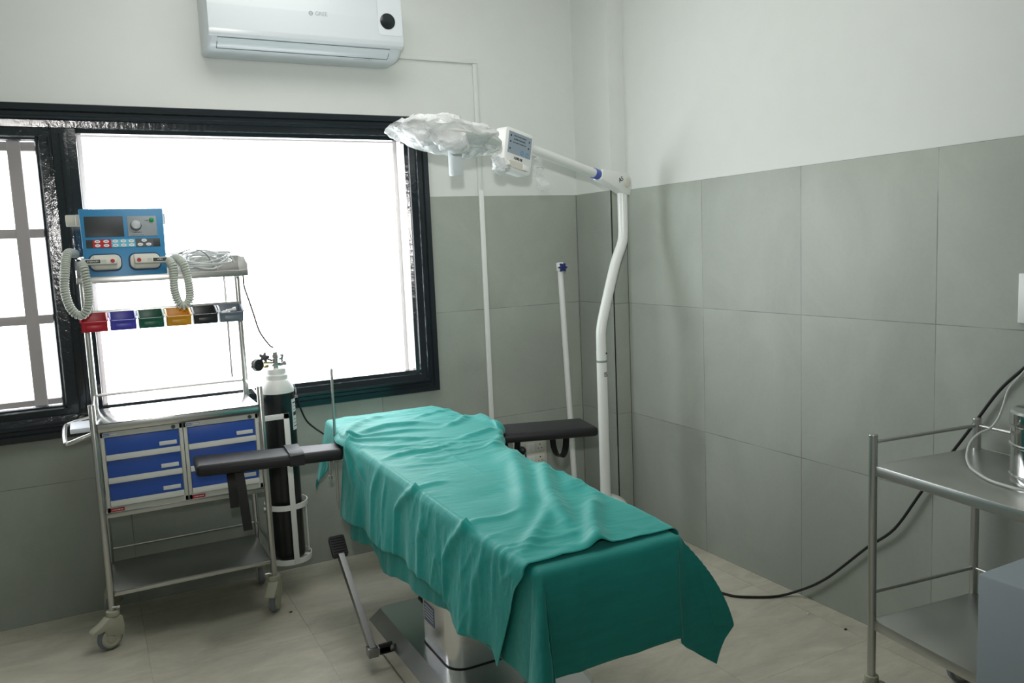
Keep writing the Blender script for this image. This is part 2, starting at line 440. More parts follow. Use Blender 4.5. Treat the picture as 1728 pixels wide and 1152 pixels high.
def make_cloth(y0, y1, hd, fd, dl, dr, inset, drop, ncol, nrow, cornerL, cornerR, ridges, wave, ys=None, micro=.65, seed=1.):
    """A rectangular sheet over the padded top. y0 head edge of the top, y1 foot edge; hd, fd how far it hangs past them;
    dl, dr side hang as functions of y. Past a corner the sheet folds out as a cone."""
    L = y0-y1
    q = np.concatenate([np.linspace(-hd, 0, max(2, int(nrow*hd/(L+hd+fd)))+1)[:-1] if hd > 0 else np.zeros(0),
                        np.linspace(0, L, int(nrow*L/(L+hd+fd))), np.linspace(L, L+fd, max(2, int(nrow*fd/(L+hd+fd))))[1:] if fd > 0 else np.zeros(0)])
    nl = int(ncol*.32); nm = int(ncol*.38); nr = ncol-nl-nm
    c = np.concatenate([np.linspace(-1, 0, nl)[:-1], np.linspace(0, 1, nm), np.linspace(1, 2, nr)[1:]])
    Q, Cc = np.meshgrid(q, c, indexing='ij')
    Y = y0-np.clip(Q, 0, L)
    db = np.where(Q > L, Q-L, np.where(Q < 0, -Q, 0)); foot = Q > L
    xl = np.interp(Y, *XL)+inset; xr = np.interp(Y, *XR)-inset; zt = np.interp(Y, *ZT)-drop
    DL = dl(Y, db); DR = dr(Y, db)
    pl_ = np.clip(-Cc, 0, 1); pr_ = np.clip(Cc-1, 0, 1)
    da = pl_*DL+pr_*DR; left = Cc < 0; right = Cc > 1
    r = .022
    t = np.clip(Cc, 0, 1); X = xl+r+(xr-xl-2*r)*t
    # flat rim position
    d = np.hypot(da, db); phi = np.degrees(np.arctan2(db, da+1e-9))          # 0 side .. 90 end
    tilt = np.radians(np.where(db > 0, np.where(da > 0, 0, 3.), 3.5))
    az = np.where(da > 0, np.where(left, 180., 0.), np.where(foot, 270., 90.))
    cor = (da > 0) & (db > 0)
    for sel, spec in ((cor & left & foot, cornerL), (cor & right & foot, cornerR)):
        if sel.any():
            pp, tt, aa = spec
            fine = np.linspace(0, 90, 361); kr = np.hanning(33); kr /= kr.sum()
            sm_ = lambda v: np.convolve(np.pad(np.interp(fine, pp, v), 16, 'edge'), kr, 'valid')
            tilt = np.where(sel, np.radians(np.interp(phi, fine, sm_(tt))), tilt); az = np.where(sel, np.interp(phi, fine, sm_(aa)), az)
    sel = cor & ~foot
    tilt = np.where(sel, np.radians(np.where(left, np.interp(phi, [0, 30, 60, 90], [12, 13, 9, 3]), 3.5+3*np.sin(np.radians(phi*2)))), tilt)
    az = np.where(sel, np.where(left, 180-phi, phi), az)
    hl = left & (db == 0) & (Y > -.66); tilt = np.where(hl & (y0 > -.5), np.radians(np.interp(Y, [-.66, -.5, -.36], [3.5, 9, 12])), tilt)
    arc = r*PI/2*.9
    f = np.where(d < arc, r*np.sin(np.clip(d/r, 0, PI/2)), r+(d-arc)*np.sin(tilt))
    g = np.where(d < arc, r*(1-np.cos(np.clip(d/r, 0, PI/2))), r+(d-arc)*np.cos(tilt))
    ux, uy = np.cos(np.radians(az)), np.sin(np.radians(az))
    # lazy waves of the hanging skirt
    wv = wave*(np.clip(d-.05, 0, 1)/.3)**1.2*(np.sin(Y*19+.8)+.6*np.sin(Y*33+2)+.35*np.sin(Y*61))*((left | right) & ~(db > 0))
    f = f+wv+np.where(cor & right & foot, .030*np.clip(d/.33, 0, 1)*(1-np.clip(d/.36, 0, 1))*4*np.sin(np.radians(np.clip(phi, 0, 60)*3)).clip(0), 0)
    Yv = Y.copy()
    if ys is not None: Yv = Yv+ys(Y)*pl_**1.3
    px = X+ux*f; py = Yv+uy*f+np.where(foot & (db > 0) & ~left & ~right, 0, 0); pz = zt-g
    # soft sag and ripples of the top, flat at the edges
    P = np.stack([px, py, pz], -1)
    du = np.gradient(P, axis=1); dv = np.gradient(P, axis=0); n = np.cross(dv, du)
    n /= np.linalg.norm(n, axis=-1, keepdims=True)+1e-12
    up = np.where((d < .01)[..., None], np.array([0., 0, 1]), 0)
    sgn = np.sign((n*np.where((d < .01)[..., None], np.array([0., 0, 1]), np.stack([ux, uy, 0*ux], -1))).sum(-1)); sgn[sgn == 0] = 1
    n *= sgn[..., None]
    cX = np.where(left, xl-da, np.where(right, xr+da, X)); cY = np.where(foot, y1-db, np.where(Q < 0, y0+db, Y))
    H = np.zeros(X.shape)
    for pl, h, wd, t0, t1 in ridges:
        dist, al = polydist(cX, cY, pl)
        env = np.interp(al, [0, .25, .7, 1], [t0, 1, 1, t1])
        H += 1.35*h*env*np.exp(-(dist/wd)**2)
    Hn = np.zeros(X.shape)
    for i in range(X.shape[0]):
        for j in range(X.shape[1]):
            a_ = mnoise.noise(V((cX[i, j]*4.5, cY[i, j]*17+cX[i, j]*3, seed))); b_ = mnoise.noise(V((cX[i, j]*9, cY[i, j]*38-cX[i, j]*7, seed+4)))
            c_ = mnoise.noise(V((cX[i, j]*3, cY[i, j]*3, seed+9)))
            Hn[i, j] = max(0, .3+c_*1.4)*(.0075*max(0, 1-abs(a_)*3.2)**2+.0035*max(0, 1-abs(b_)*3.2)**2)
    P = P+n*(H+Hn*micro)[..., None]
    m = M(); m.recalc = False
    m.grid([[tuple(p) for p in row] for row in P])
    return m

# hem of the upper sheet on the window side: height of the hem against the place along the table
HEM = ([-2.26, -2.2, -2.12, -2.08, -2.0, -1.92, -1.86, -1.82, -1.74, -1.65, -1.53, -1.4, -1.25, -1.11, -1.03, -.93, -.845],
       [.74, .66, .425, .470, .458, .446, .452, .492, .502, .507, .501, .507, .478, .471, .489, .468, .462])
def dl_top(Y, db):
    z = np.interp(Y, *HEM); zt = np.interp(Y, *ZT)
    d = zt-z+.006
    head = np.interp(Y, [-.66, -.6, -.5, -.42, -.36, -.33], [.03, .08, .17, .24, .29, .28])
    gap = .028
    k = (Y > -.838); d = np.where(k, gap, d); d = np.where(Y > -.655, head, d)
    return d
def dr_top(Y, db):
    d = np.interp(Y, [-2.26, -2.2, -2.1, -1.15, -1.05, -1.0, -.72, -.66, -.6, -.33], [.02, .08, .24, .26, .2, .035, .035, .1, .24, .26])
    return d
def ys_top(Y): return np.interp(Y, [-1.2, -1.0, -.845, -.838, -.66, -.655, -.33], [0, .03, .095, 0, 0, 0, .0])

RD = [ # polyline in cloth coordinates, height, width, strength at both ends
 ([(-1.466,-2.225),(-1.41,-2.12),(-1.33,-2.0),(-1.27,-1.92)], .017, .026, 1.25, .2),
 ([(-1.23,-1.52),(-1.265,-1.60),(-1.383,-1.833),(-1.44,-2.0),(-1.486,-2.135)], .019, .028, .2, .2),
 ([(-1.23,-1.32),(-1.275,-1.39),(-1.373,-1.63),(-1.462,-1.819),(-1.571,-2.007)], .017, .032, .2, .1),
 ([(-1.45,-1.93),(-1.492,-2.001),(-1.603,-2.121),(-1.674,-2.191)], .010, .022, .4, .2),
 ([(-1.18,-1.62),(-1.25,-1.75),(-1.30,-1.86)], .008, .028, 1, 0),
 ([(-1.19,-1.72),(-1.24,-1.84),(-1.27,-1.95)], .007, .022, 1, 0),
 ([(-1.726,-.835),(-1.62,-.72),(-1.509,-.66),(-1.379,-.70),(-1.259,-.80)], .013, .020, 1.3, .1),
 ([(-1.72,-.82),(-1.60,-.79),(-1.47,-.80),(-1.30,-.86)], .009, .016, 1.2, 0),
 ([(-1.715,-.85),(-1.657,-.855),(-1.58,-.90),(-1.481,-.96),(-1.36,-1.0)], .010, .016, 1, 0),
 ([(-1.72,-.80),(-1.68,-.66),(-1.58,-.52),(-1.45,-.44)], .011, .024, 1.2, 0),
 ([(-1.73,-.86),(-1.70,-.95),(-1.62,-1.03),(-1.5,-1.06)], .007, .016, 1, 0),
 ([(-1.74,-.85),(-1.80,-.90),(-1.90,-.97)], .008, .02, 1, 0),
 ([(-1.74,-.86),(-1.77,-.97),(-1.84,-1.08)], .007, .016, 1, 0),
 ([(-1.699,-1.172),(-1.60,-1.13),(-1.487,-1.15),(-1.35,-1.08)], .007, .014, .4, 0),
 ([(-1.73,-1.0),(-1.727,-1.3),(-1.726,-1.7),(-1.722,-1.96)], .005, .010, .5, 1),
 ([(-1.45,-.95),(-1.46,-1.3),(-1.455,-1.7),(-1.45,-2.2)], .0016, .008, 1, 1),
 ([(-1.726,-1.555),(-1.66,-1.535),(-1.58,-1.535)], .006, .012, 1.2, 0),
 ([(-1.726,-1.57),(-1.79,-1.46),(-1.84,-1.405),(-2.02,-1.385)], .0085, .013, 1, .8),
 ([(-1.72,-1.93),(-1.667,-1.915),(-1.592,-1.93),(-1.5,-1.90)], .006, .014, 1.2, 0),
 ([(-1.722,-1.935),(-1.80,-1.85),(-1.86,-1.81),(-1.99,-1.80)], .0085, .014, 1, .8),
 ([(-1.75,-1.22),(-1.85,-1.16),(-2.02,-1.15)], .007, .02, .3, 1),
 ([(-1.76,-1.30),(-1.88,-1.27),(-2.03,-1.275)], .005, .014, .2, 1),
 ([(-1.76,-1.66),(-1.88,-1.62),(-2.0,-1.62)], .006, .02, .2, 1),
 ([(-1.75,-2.05),(-1.86,-2.0),(-2.0,-1.99)], .006, .02, .3, 1),
 ([(-1.17,-.98),(-1.25,-1.02),(-1.34,-1.06)], .008, .02, 1, 0),
 ([(-1.09,-.74),(-1.10,-.85),(-1.07,-.95)], .012, .03, 1, 1),
 ([(-1.15,-.70),(-1.22,-.78),(-1.32,-.84)], .008, .018, 1, 0),
 ([(-1.16,-1.12),(-1.24,-1.18),(-1.31,-1.28)], .010, .024, 1, 0),
 ([(-1.26,-1.22),(-1.33,-1.42),(-1.37,-1.50)], .006, .03, .2, .2),
 ([(-1.66,-.40),(-1.5,-.45),(-1.3,-.42)], .006, .03, .3, .3),
 ([(-1.15,-.50),(-1.25,-.53),(-1.38,-.60)], .006, .016, 1, 0),
 ([(-1.62,-1.75),(-1.50,-1.72),(-1.40,-1.78)], -.003, .05, .3, .3),
 ([(-1.62,-1.35),(-1.50,-1.32),(-1.38,-1.36)], -.003, .06, .3, .3),
]
m = make_cloth(-.33, -2.245, .20, .0, dl_top, dr_top, 0, 0, 150, 260, None, None, RD, .008, ys_top)
# the sheet ends on the pad just short of the foot, its left edge lower
top = put('surgical_drape', m, MT['drape'], None, 180, (-1.43, -1.25, .75))
tag(top, 'long wrinkled green surgical drape spread over the operating table from its head end', 'drape')
sm = top.modifiers.new('thick', 'SOLIDIFY'); sm.thickness = .0016; sm.offset = 0

HEM2 = ([-2.28, -1.9, -1.78, -1.65, -1.56, -1.46, -1.36, -1.24, -1.18, -1.09, -.98, -.85], [.44, .45, .452, .431, .42, .418, .408, .381, .413, .433, .413, .39])
def dl_bot(Y, db): return np.interp(Y, [-.86, -.84], [1, 1])*(np.interp(Y, *ZT)-.006-np.interp(Y, *HEM2))
def dr_bot(Y, db): return np.full(Y.shape, .30)
cL = ([0, 25, 45, 60, 72, 79, 86, 90], [3.5, 12, 24, 20, 4, 9, 4, 2], [180, 215, 240, 252, 262, 268, 270, 270])
cR = ([0, 12, 25, 39, 55, 63, 70, 90], [3.5, 20, 31, 20, 6, 2, 2, 2], [0, -12, -14, -10, -20, -60, -90, -90])
def ys_bot(Y): return np.interp(Y, [-1.1, -.86], [0, .01])
m = make_cloth(-.86, -2.262, .0, .285, dl_bot, dr_bot, .014, .009, 170, 230, cL, cR,
   [([(-1.56,-2.27),(-1.575,-2.42),(-1.58,-2.56)], .004, .02, .2, 1), ([(-1.40,-2.27),(-1.41,-2.42),(-1.40,-2.56)], .003, .03, .2, 1),
    ([(-1.24,-2.30),(-1.23,-2.42),(-1.235,-2.56)], .006, .018, .3, 1)], .004, ys_bot, .3, 5.)
m.xf(Matrix())
bot = put('surgical_drape', m, MT['drape2'], None, 180, (-1.43, -1.6, .45))
tag(bot, 'darker green drape under the wrinkled one, hanging plainly over the foot of the table', 'drape')
sm = bot.modifiers.new('thick', 'SOLIDIFY'); sm.thickness = .0016; sm.offset = 0

# ------------------------------------------------------------------ operating table
T = thing('operating_table', 'steel operating table with padded arm boards under green drapes', 'operating table', (-1.45, -1.3, 0))
def zt(y): return float(np.interp(y, *ZT))-.014
def slab(x0, x1, ya, yb, top0, th):
    return M().hexa([(x0,ya,zt(ya)-top0-th),(x1,ya,zt(ya)-top0-th),(x1,yb,zt(yb)-top0-th),(x0,yb,zt(yb)-top0-th),
                     (x0,ya,zt(ya)-top0),(x1,ya,zt(ya)-top0),(x1,yb,zt(yb)-top0),(x0,yb,zt(yb)-top0)], .015, 3)
for ya, yb in ((-.345, -.62), (-.625, -1.42), (-1.425, -2.235)):
    put('mattress', slab(-1.662, -1.264 if ya < -.6 else -1.165, ya, yb, .004, .06), MT['leather'], T)
put('table_top', slab(-1.66, -1.285, -.37, -2.2, .068, .03), MT['steel_h'], T)
for x in (-1.672, -1.275):
    put('side_rail', M().box(x-.006, x+.006, -2.0, -.5, .655, .68, .002), MT['steel'], T)
# base: flat box with chamfered edges
m = M(); b = bmesh.new()
rings = []
for (x0, x1, y0, y1, z, c) in ((-1.712, -1.195, -1.79, -.90, 0.012, .03), (-1.712, -1.195, -1.79, -.90, .085, .03), (-1.672, -1.235, -1.745, -.945, .132, .012)):
    pts = [(x0+c,y0),(x1-c,y0),(x1,y0+c),(x1,y1-c),(x1-c,y1),(x0+c,y1),(x0,y1-c),(x0,y0+c)]
    rings.append([m.bm.verts.new((x, y, z)) for x, y in pts])
for a, d in zip(rings, rings[1:]):
    for k in range(8): m.bm.faces.new((a[k], a[(k+1) % 8], d[(k+1) % 8], d[k]))
m.bm.faces.new(rings[-1]); m.bm.faces.new(rings[0][::-1])
put('base', m, MT['steel_bright'], T, 20)
b.free()
for x in (-1.66, -1.25):
    for y in (-1.7, -1.0): put('levelling_foot', M().cyl((x, y, 0), (x, y, .02), .025), MT['rubber'], T)
m = M(); m.prism(rrect(.36, .30, .06, 6), (0, 0, .46), (-1.445, -1.42, .132)); col = put('column', m, MT['steel_bright'], T, 40)
m = M(); m.prism(rrect(.364, .304, .061, 6), (0, 0, .003), (-1.445, -1.42, .1325)); put('column_gasket', m, MT['rubber'], T, 40)
m = M().prism([(-.045,-.035),(.045,-.035),(.045,.035),(-.045,.035)], (-.0012, 0, 0), (-1.6251, -1.380, .262), (0,1,0), (0,0,1))
lb = put('rating_plate', m, plain('plate_blue', '#5f6f8f', .4), T)
m = M()
for k in range(5): m.box(-1.6270, -1.6262, -1.418, -1.342, .242+k*.011, .245+k*.011)
put('plate_print', m, MT['white_ink'], lb)
put('column_knob', M().cyl((-1.6, -1.262, .262), (-1.6, -1.235, .262), .012), MT['black'], T)
put('head_frame', M().hexa([(-1.60,-1.56,.592),(-1.29,-1.56,.592),(-1.29,-1.28,.592),(-1.60,-1.28,.592),(-1.62,-1.7,.66),(-1.27,-1.7,.66),(-1.27,-1.1,.66),(-1.62,-1.1,.66)], .004), MT['steel_h'], T)
# foot pump lever
m = M().hexa([(-1.80,-1.205,.065),(-1.762,-1.205,.065),(-1.762,-1.165,.065),(-1.80,-1.165,.065),(-1.80,-1.205,.10),(-1.762,-1.205,.10),(-1.762,-1.165,.10),(-1.80,-1.165,.10)], .003)
m.box(-1.77, -1.70, -1.20, -1.172, .07, .095, .003)
lv = put('pedal_lever', m.sweep([(-1.782, -1.19, .09), (-1.79, -.865, .345)], rect(.022, .03), up=(0, -.6, .8)), plain('dark_steel', (.3,.3,.3,1), .35, 1), T)
pm = frame_mx((-1.79, -.835, .372), (1, 0, 0), (0, .70, .72))
m = M().prism(rrect(.062, .088, .008, 3), (0, 0, .018), (0, 0, -.009))
for k in range(7): m.box(-.026, .026, -.037+k*.0115, -.032+k*.0115, .008, .012)
m.xf(pm)
put('pedal_pad', m, MT['rubber'], lv)
put('pedal_bracket', M().prism([(0,0),(.045,0),(.038,.018),(.05,.036),(0,.036)], (0, .012, 0), (-1.757, -1.20, .068), (1,0,0), (0,0,1)), MT['black'], T)

def arm_board(bl, br, fr, fl, z, th, straps):
    """corners: back/front at tip and root (x, y)"""
    m = M().hexa([(bl[0],bl[1],z-th),(br[0],br[1],z-th),(fr[0],fr[1],z-th),(fl[0],fl[1],z-th),(bl[0],bl[1],z),(br[0],br[1],z),(fr[0],fr[1],z),(fl[0],fl[1],z)], .016, 4)
    p = put('arm_board', m, MT['leather'], T, 60)
    return p
LB = arm_board((-2.272,-.535), (-1.722,-.680), (-1.734,-.815), (-2.282,-.735), .757, .046, 0)
lab(LB, 'black padded arm board reaching towards the drawer trolley')
RB = arm_board((-1.052,-.750), (-.655,-.872), (-.700,-1.085), (-1.097,-.955), .748, .042, 0)
lab(RB, 'black padded arm board reaching towards the corner')
def along(board, t):                                    # band round the left board at t from its tip
    bl, br, fr, fl = V((-2.272,-.535,0)), V((-1.70,-.678,0)), V((-1.712,-.836,0)), V((-2.282,-.735,0))
    return bl.lerp(br, t), fl.lerp(fr, t)
m = M(); a0, f0 = along(0, .64); dirv = (V((-1.70,-.678,0))-V((-2.272,-.535,0))).normalized()
loop = [(a0.x, a0.y+.003, .724), (a0.x, a0.y+.004, .757), (a0.x-.0, a0.y-.012, .765), (f0.x, f0.y+.012, .765), (f0.x, f0.y-.004, .757), (f0.x, f0.y-.004, .722), (f0.x, f0.y+.012, .7125), (a0.x, a0.y-.01, .7125)]
m.sweep(loop, rect(.003, .055), closed=True, up=dirv)
put('strap', m, MT['leather'], LB)
def strap_hang(path, w, up, parent): return put('strap', M().sweep(spline(path, 6), rect(.004, w), up=up), MT['rubber'], parent)
strap_hang([(-2.15,-.66,.715),(-2.152,-.70,.66),(-2.150,-.705,.565)], .034, (1,-.2,0), LB)
strap_hang([(-2.125,-.70,.715),(-2.122,-.725,.65),(-2.118,-.735,.56),(-2.112,-.735,.475)], .034, (1,-.2,0), LB)
def strap_loop(c, w, h, parent):
    pts = []
    for k in range(25):
        a = PI*k/24; pts.append((c[0]-w*math.cos(a), c[1]-.3*w*(1-abs(math.cos(a))), c[2]-h*math.sin(a)**.8))
    put('strap', M().sweep(pts, rect(.004, .034), up=(.25,-1,0)), MT['rubber'], parent)
strap_loop((-.842,-.99,.718), .034, .095, RB)
strap_loop((-1.045,-.93,.718), .03, .10, RB)
# screen rod beside the left board
m = M().cyl((-1.729,-.650,.50), (-1.720,-.650,1.058), .0055, seg=14)
m.tube([(-1.720,-.650,1.05),(-1.719,-.642,1.059),(-1.69,-.58,1.061),(-1.634,.0-.03,1.06)], .0034, 8)
put('screen_rod', m, MT['steel'], T)
m = M().box(-1.745, -1.712, -.662, -.626, .665, .70, .004).cyl((-1.752,-.64,.60), (-1.752,-.64,.69), .005).cyl((-1.752,-.64,.595), (-1.752,-.64,.61), .008)
put('rod_clamp', m, MT['steel'], T)

# ------------------------------------------------------------------ examination lamp
LP = thing('examination_lamp', 'white mobile examination lamp with bent pole and arm over the table', 'lamp', (-.37, -.625, 0))
px, py = -.372, -.627
m = M().lathe([(0,.055),(.17,.055),(.2,.07),(.2,.11),(.17,.15),(.115,.20),(.10,.235),(.085,.25),(.06,.262),(.04,.268),(0,.268)], (px, py, 0), 40)
put('base', m, MT['white_paint'], LP)
for k in range(4):
    a = PI/4+k*PI/2; c = V((px+.165*math.cos(a), py+.165*math.sin(a), 0))
    m = M().cyl(c+V((-.012,0,.028)), c+V((.012,0,.028)), .028, seg=20, bev=.004).box(c.x-.018, c.x+.018, c.y-.012, c.y+.012, .045, .062, .003)
    put('caster', m, MT['grey_rubber'], LP)
J = V((-.188, -.582, 1.812))
ux = J.x-.003; uy = J.y
m = M().cyl((px, py, .2), (px, py, 1.0), .026, seg=28); put('lower_pole', m, MT['white_paint'], LP)
put('pole_ring', M().cyl((px, py, .945), (px, py, .955), .0264, seg=28), plain('green_ring', '#7d8f86', .5), LP)
path = [(px, py, 1.0), (px, py, 1.06), (px+.002, py, 1.10), (px+.014, py+.003, 1.15), (px+.05, py+.012, 1.25), (px+.115, py+.028, 1.42), (ux-.012, uy-.003, 1.52), (ux-.001, uy, 1.57), (ux, uy, 1.62), (ux, uy, 1.78)]
up_ = put('upper_pole', M().tube(path, .0248, 24, smooth=6), MT['white_paint'], LP)
B0 = V((-.835, -.80, 1.950))                          # where the arm leaves the control box
ad = (B0-J).normalized()
rt = (J-B0).normalized()                              # along the arm towards the pole
side = V((ad.y, -ad.x, 0)).normalized()               # horizontal, across the arm
if side.y > 0: side = -side
upv = rt.cross(side).normalized()
if upv.z < 0: upv = -upv
# knuckle housing
def armp(t, s=0, u=0): return J + ad*t + side*s + upv*u
kn = [(-.036, -.052), (.0, -.052), (.06, -.042), (.20, -.024), (.20, .024), (.05, .045), (.0, .05), (-.032, .036), (-.044, 0)]
m = M().prism(kn, side*.056, J-side*.028, ad, upv, .006)
put('knuckle', m, MT['white_paint'], LP)
put('knuckle_bolt', M().cyl(armp(.0, .027, .005), armp(.0, .034, .005), .024, seg=24, bev=.003), MT['cream'], LP)
mk = frame_mx(armp(.052, .0288, .008), -ad, upv)
text('pole_marking', 'A5', .03, MT['ink'], LP, mk @ Matrix.Rotation(.6, 4, 'Z'))
put('blue_ring', M().cyl(armp(.20), armp(.235), .0245, seg=28), MT['ring_blue'], LP)
put('arm', M().cyl(armp(.19), B0+rt*.0, .0215, seg=28).cyl(B0+rt*.06, B0-rt*.03, .017, seg=24), MT['white_paint'], LP)
text('pole_marking', 'IS', .034, MT['ink'], LP, frame_mx((px+.004, py-.0265, .885), (.92, .30, 0), (0, 0, 1)))
m = M()
for q in ((px+.012, py-.0245, .99),): m.cyl(q, (q[0], q[1]-.003, q[2]), .004, seg=10)
put('pole_screw', m, MT['ink'], LP)
# control box; its face looks across the arm towards the room
bc = B0 + ad*.088 - upv*.042
fx = frame_mx(bc, rt, upv)
if (fx.to_3x3() @ V((0,0,1))).y > 0: fx = frame_mx(bc, -rt, upv)
fn = fx.to_3x3() @ V((0,0,1))
m = M().prism(rrect(.172, .178, .02, 5), (0,0,.066), (0,0,-.033), bev=.006); m.xf(fx)
cb = put('control_box', m, MT['white'], LP, 40)
F = lambda mb: mb.xf(fx @ Matrix.Translation((0,0,.0335)))
sc = put('control_screen', F(M().box(-.068, .072, -.018, .072, -.001, .0012)), MT['lcd'], cb)
m = M()
for r_, (x0, x1) in enumerate(((-.035, .035), (-.033, .03), (-.037, .035))):
    n_ = 10 if r_ != 1 else 8
    for k in range(n_):
        x = x0+(x1-x0)*k/(n_-1); h_ = .004 if r_ != 1 else .0058
        m.box(x-.0026, x+.0022, .058-r_*.014-h_/2, .058-r_*.014+h_/2, .0012, .0018)
put('screen_print', F(m), MT['ink'], sc)
for q in ((-.055,.055),(-.056,.030),(-.056,.0),(.058,.052),(.056,.024)):
    put('screen_key', F(M().box(q[0]-.0035, q[0]+.0035, q[1]-.0035, q[1]+.0035, .0012, .0017)), MT['ink'], sc)
m = M()
for q in ((.018,-.003),(.05,-.006)): m.tube([(q[0]+.009*math.cos(a), q[1]+.009*math.sin(a), .0016) for a in [k*PI/8 for k in range(16)]], .0018, 6, closed=True)
put('screen_rings', F(m), MT['lcd_blue'], sc)
print_bars('brand_print', .05, .012, 6, MT['ink'], cb, fx @ Matrix.Translation((.0,-.034,.0337)))
put('box_grip', F(M().prism(rrect(.12, .026, .011, 4), (0,0,.006), (0,-.062,-.001))), MT['cream'], cb)
put('box_grip_tab', F(M().box(.026, .062, -.073, -.050, .005, .0085, .002)), MT['white'], cb)
# dish and handle
HC = V((-1.265, -.945, 1.952))
hd_t = (V((-1.0, -.845, 1.915))-V((-1.53, -1.0, 2.0))).normalized()
hs = V((-hd_t.y, hd_t.x, 0)).normalized(); hn = hd_t.cross(hs).normalized()
if hn.z < 0: hn = -hn
hm = Matrix(((hd_t.x,hs.x,hn.x,HC.x),(hd_t.y,hs.y,hn.y,HC.y),(hd_t.z,hs.z,hn.z,HC.z),(0,0,0,1)))
m = M().lathe([(0,-.012),(.19,-.012),(.205,-.004),(.205,.008),(.16,.032),(.06,.044),(0,.046)], (0,0,0), 40); m.xf(hm)
put('lamp_head', m, MT['white_paint'], LP)
put('head_neck', M().cyl(HC+hd_t*.18, bc-rt*.06, .022, seg=20), MT['white_paint'], LP)
hp0 = V((-1.232, -.945, 1.942)); hp1 = V((-1.262, -.950, 1.812))
m = M().cyl(hp0+V((0,0,.03)), hp0, .018); hx = frame_mx((hp0+hp1)/2, (1,.2,0), hp0-hp1)
g = M().prism(rrect(.046, .125, .008, 4), (0,0,.034), (0,0,-.017), bev=.003); g.xf(hx)
put('handle', g, plain('pale_handle', '#cdd6d8', .4), LP)
put('handle_stem', m, MT['white_paint'], LP)

# plastic bag pulled over the lamp head
def nvec(q): return V((mnoise.noise(q), mnoise.noise(q+V((31.7, 4.2, 11.9))), mnoise.noise(q+V((7.3, 57.1, 23.4)))))
def bag(path, hh, ww, amp, freq, seed, seg=40, lower=1.0):
    n = len(path); rows = []
    for i, p in enumerate(path):
        t = i/(n-1); a = V(path[max(0, i-1)]); c = V(path[min(n-1, i+1)]); tn = (c-a).normalized()
        sd = V((-tn.y, tn.x, 0)).normalized(); un = tn.cross(sd).normalized()
        if un.z < 0: un = -un
        h = np.interp(t, [k[0] for k in hh], [k[1] for k in hh]); w_ = np.interp(t, [k[0] for k in ww], [k[1] for k in ww]); row = []
        for k in range(seg+1):
            an = 2*PI*(k % seg)/seg
            q = V(p)+sd*(w_*math.cos(an))+un*(h*math.sin(an)*(lower if math.sin(an) < 0 else 1))
            nv = nvec(q*freq+V((seed,0,0))); nv2 = nvec(q*freq*2.7+V((seed,5,0)))
            rg = abs(mnoise.noise(V((q.x*freq*1.3, q.y*freq*1.6, q.z*freq*3.4))+V((9,seed,0))))+.5*abs(mnoise.noise(q*freq*4+V((2,seed,8))))
            q = q+(nv*amp+nv2*amp*.5)*min(1, .3+h/.03)+(q-V(p)).normalized()*(.5-rg)*amp*1.25
            row.append(q)
        rows.append(row)
    m = M(); m.grid(rows); bmesh.ops.remove_doubles(m.bm, verts=m.bm.verts[:], dist=1e-6); return m
pth = spline([(-1.505,-.995,2.004),(-1.46,-.985,2.0),(-1.39,-.97,1.990),(-1.27,-.945,1.966),(-1.19,-.915,1.952),(-1.125,-.895,1.938),(-1.095,-.885,1.932)], 8)
m = bag(pth, [(0,.005),(.08,.018),(.25,.030),(.5,.046),(.75,.044),(1,.02)], [(0,.04),(.1,.10),(.3,.20),(.5,.225),(.75,.17),(.9,.07),(1,.03)], .019, 12, 3., 96)
bg = thing('plastic_bag', 'crinkled milky plastic bag pulled over the head of the lamp', 'plastic bag', (-1.27, -.945, 1.88))
put('bag_sleeve', m, MT['bag'], bg, 60)
p2 = spline([(-1.375,-1.06,1.975),(-1.345,-1.10,1.94),(-1.30,-1.09,1.918),(-1.26,-1.03,1.925)], 8)
put('bag_flap', bag(p2, [(0,.02),(.4,.034),(1,.012)], [(0,.03),(.5,.05),(1,.02)], .016, 14, 7., 24), MT['bag'], bg, 60)
p3 = spline([(-1.47,-1.0,1.985),(-1.42,-1.04,1.95),(-1.36,-1.02,1.965)], 8)
put('bag_flap', bag(p3, [(0,.01),(.5,.03),(1,.012)], [(0,.02),(.5,.05),(1,.02)], .014, 14, 17., 24), MT['bag'], bg, 60)
p4 = spline([(-1.06,-.90,1.905),(-1.03,-.90,1.875),(-.995,-.88,1.85),(-.975,-.87,1.87)], 8)
put('bag_flap', bag(p4, [(0,.012),(.5,.02),(1,.008)], [(0,.02),(.5,.03),(1,.01)], .020, 22, 27., 32), MT['bag'], bg, 60)
wr = spline([(-.83,-.86,1.90),(-.815,-.865,1.86),(-.82,-.86,1.82),(-.80,-.865,1.785),(-.80,-.86,1.765)], 8)
m = bag(wr, [(0,.014),(.5,.01),(.8,.02),(1,.012)], [(0,.03),(.5,.022),(.8,.034),(1,.02)], .010, 26, 40., 20)
tag(put('plastic_wrap', m, MT['clear'], None, 60), 'thin scrap of clear plastic film dangling below the lamp control box', 'plastic film')

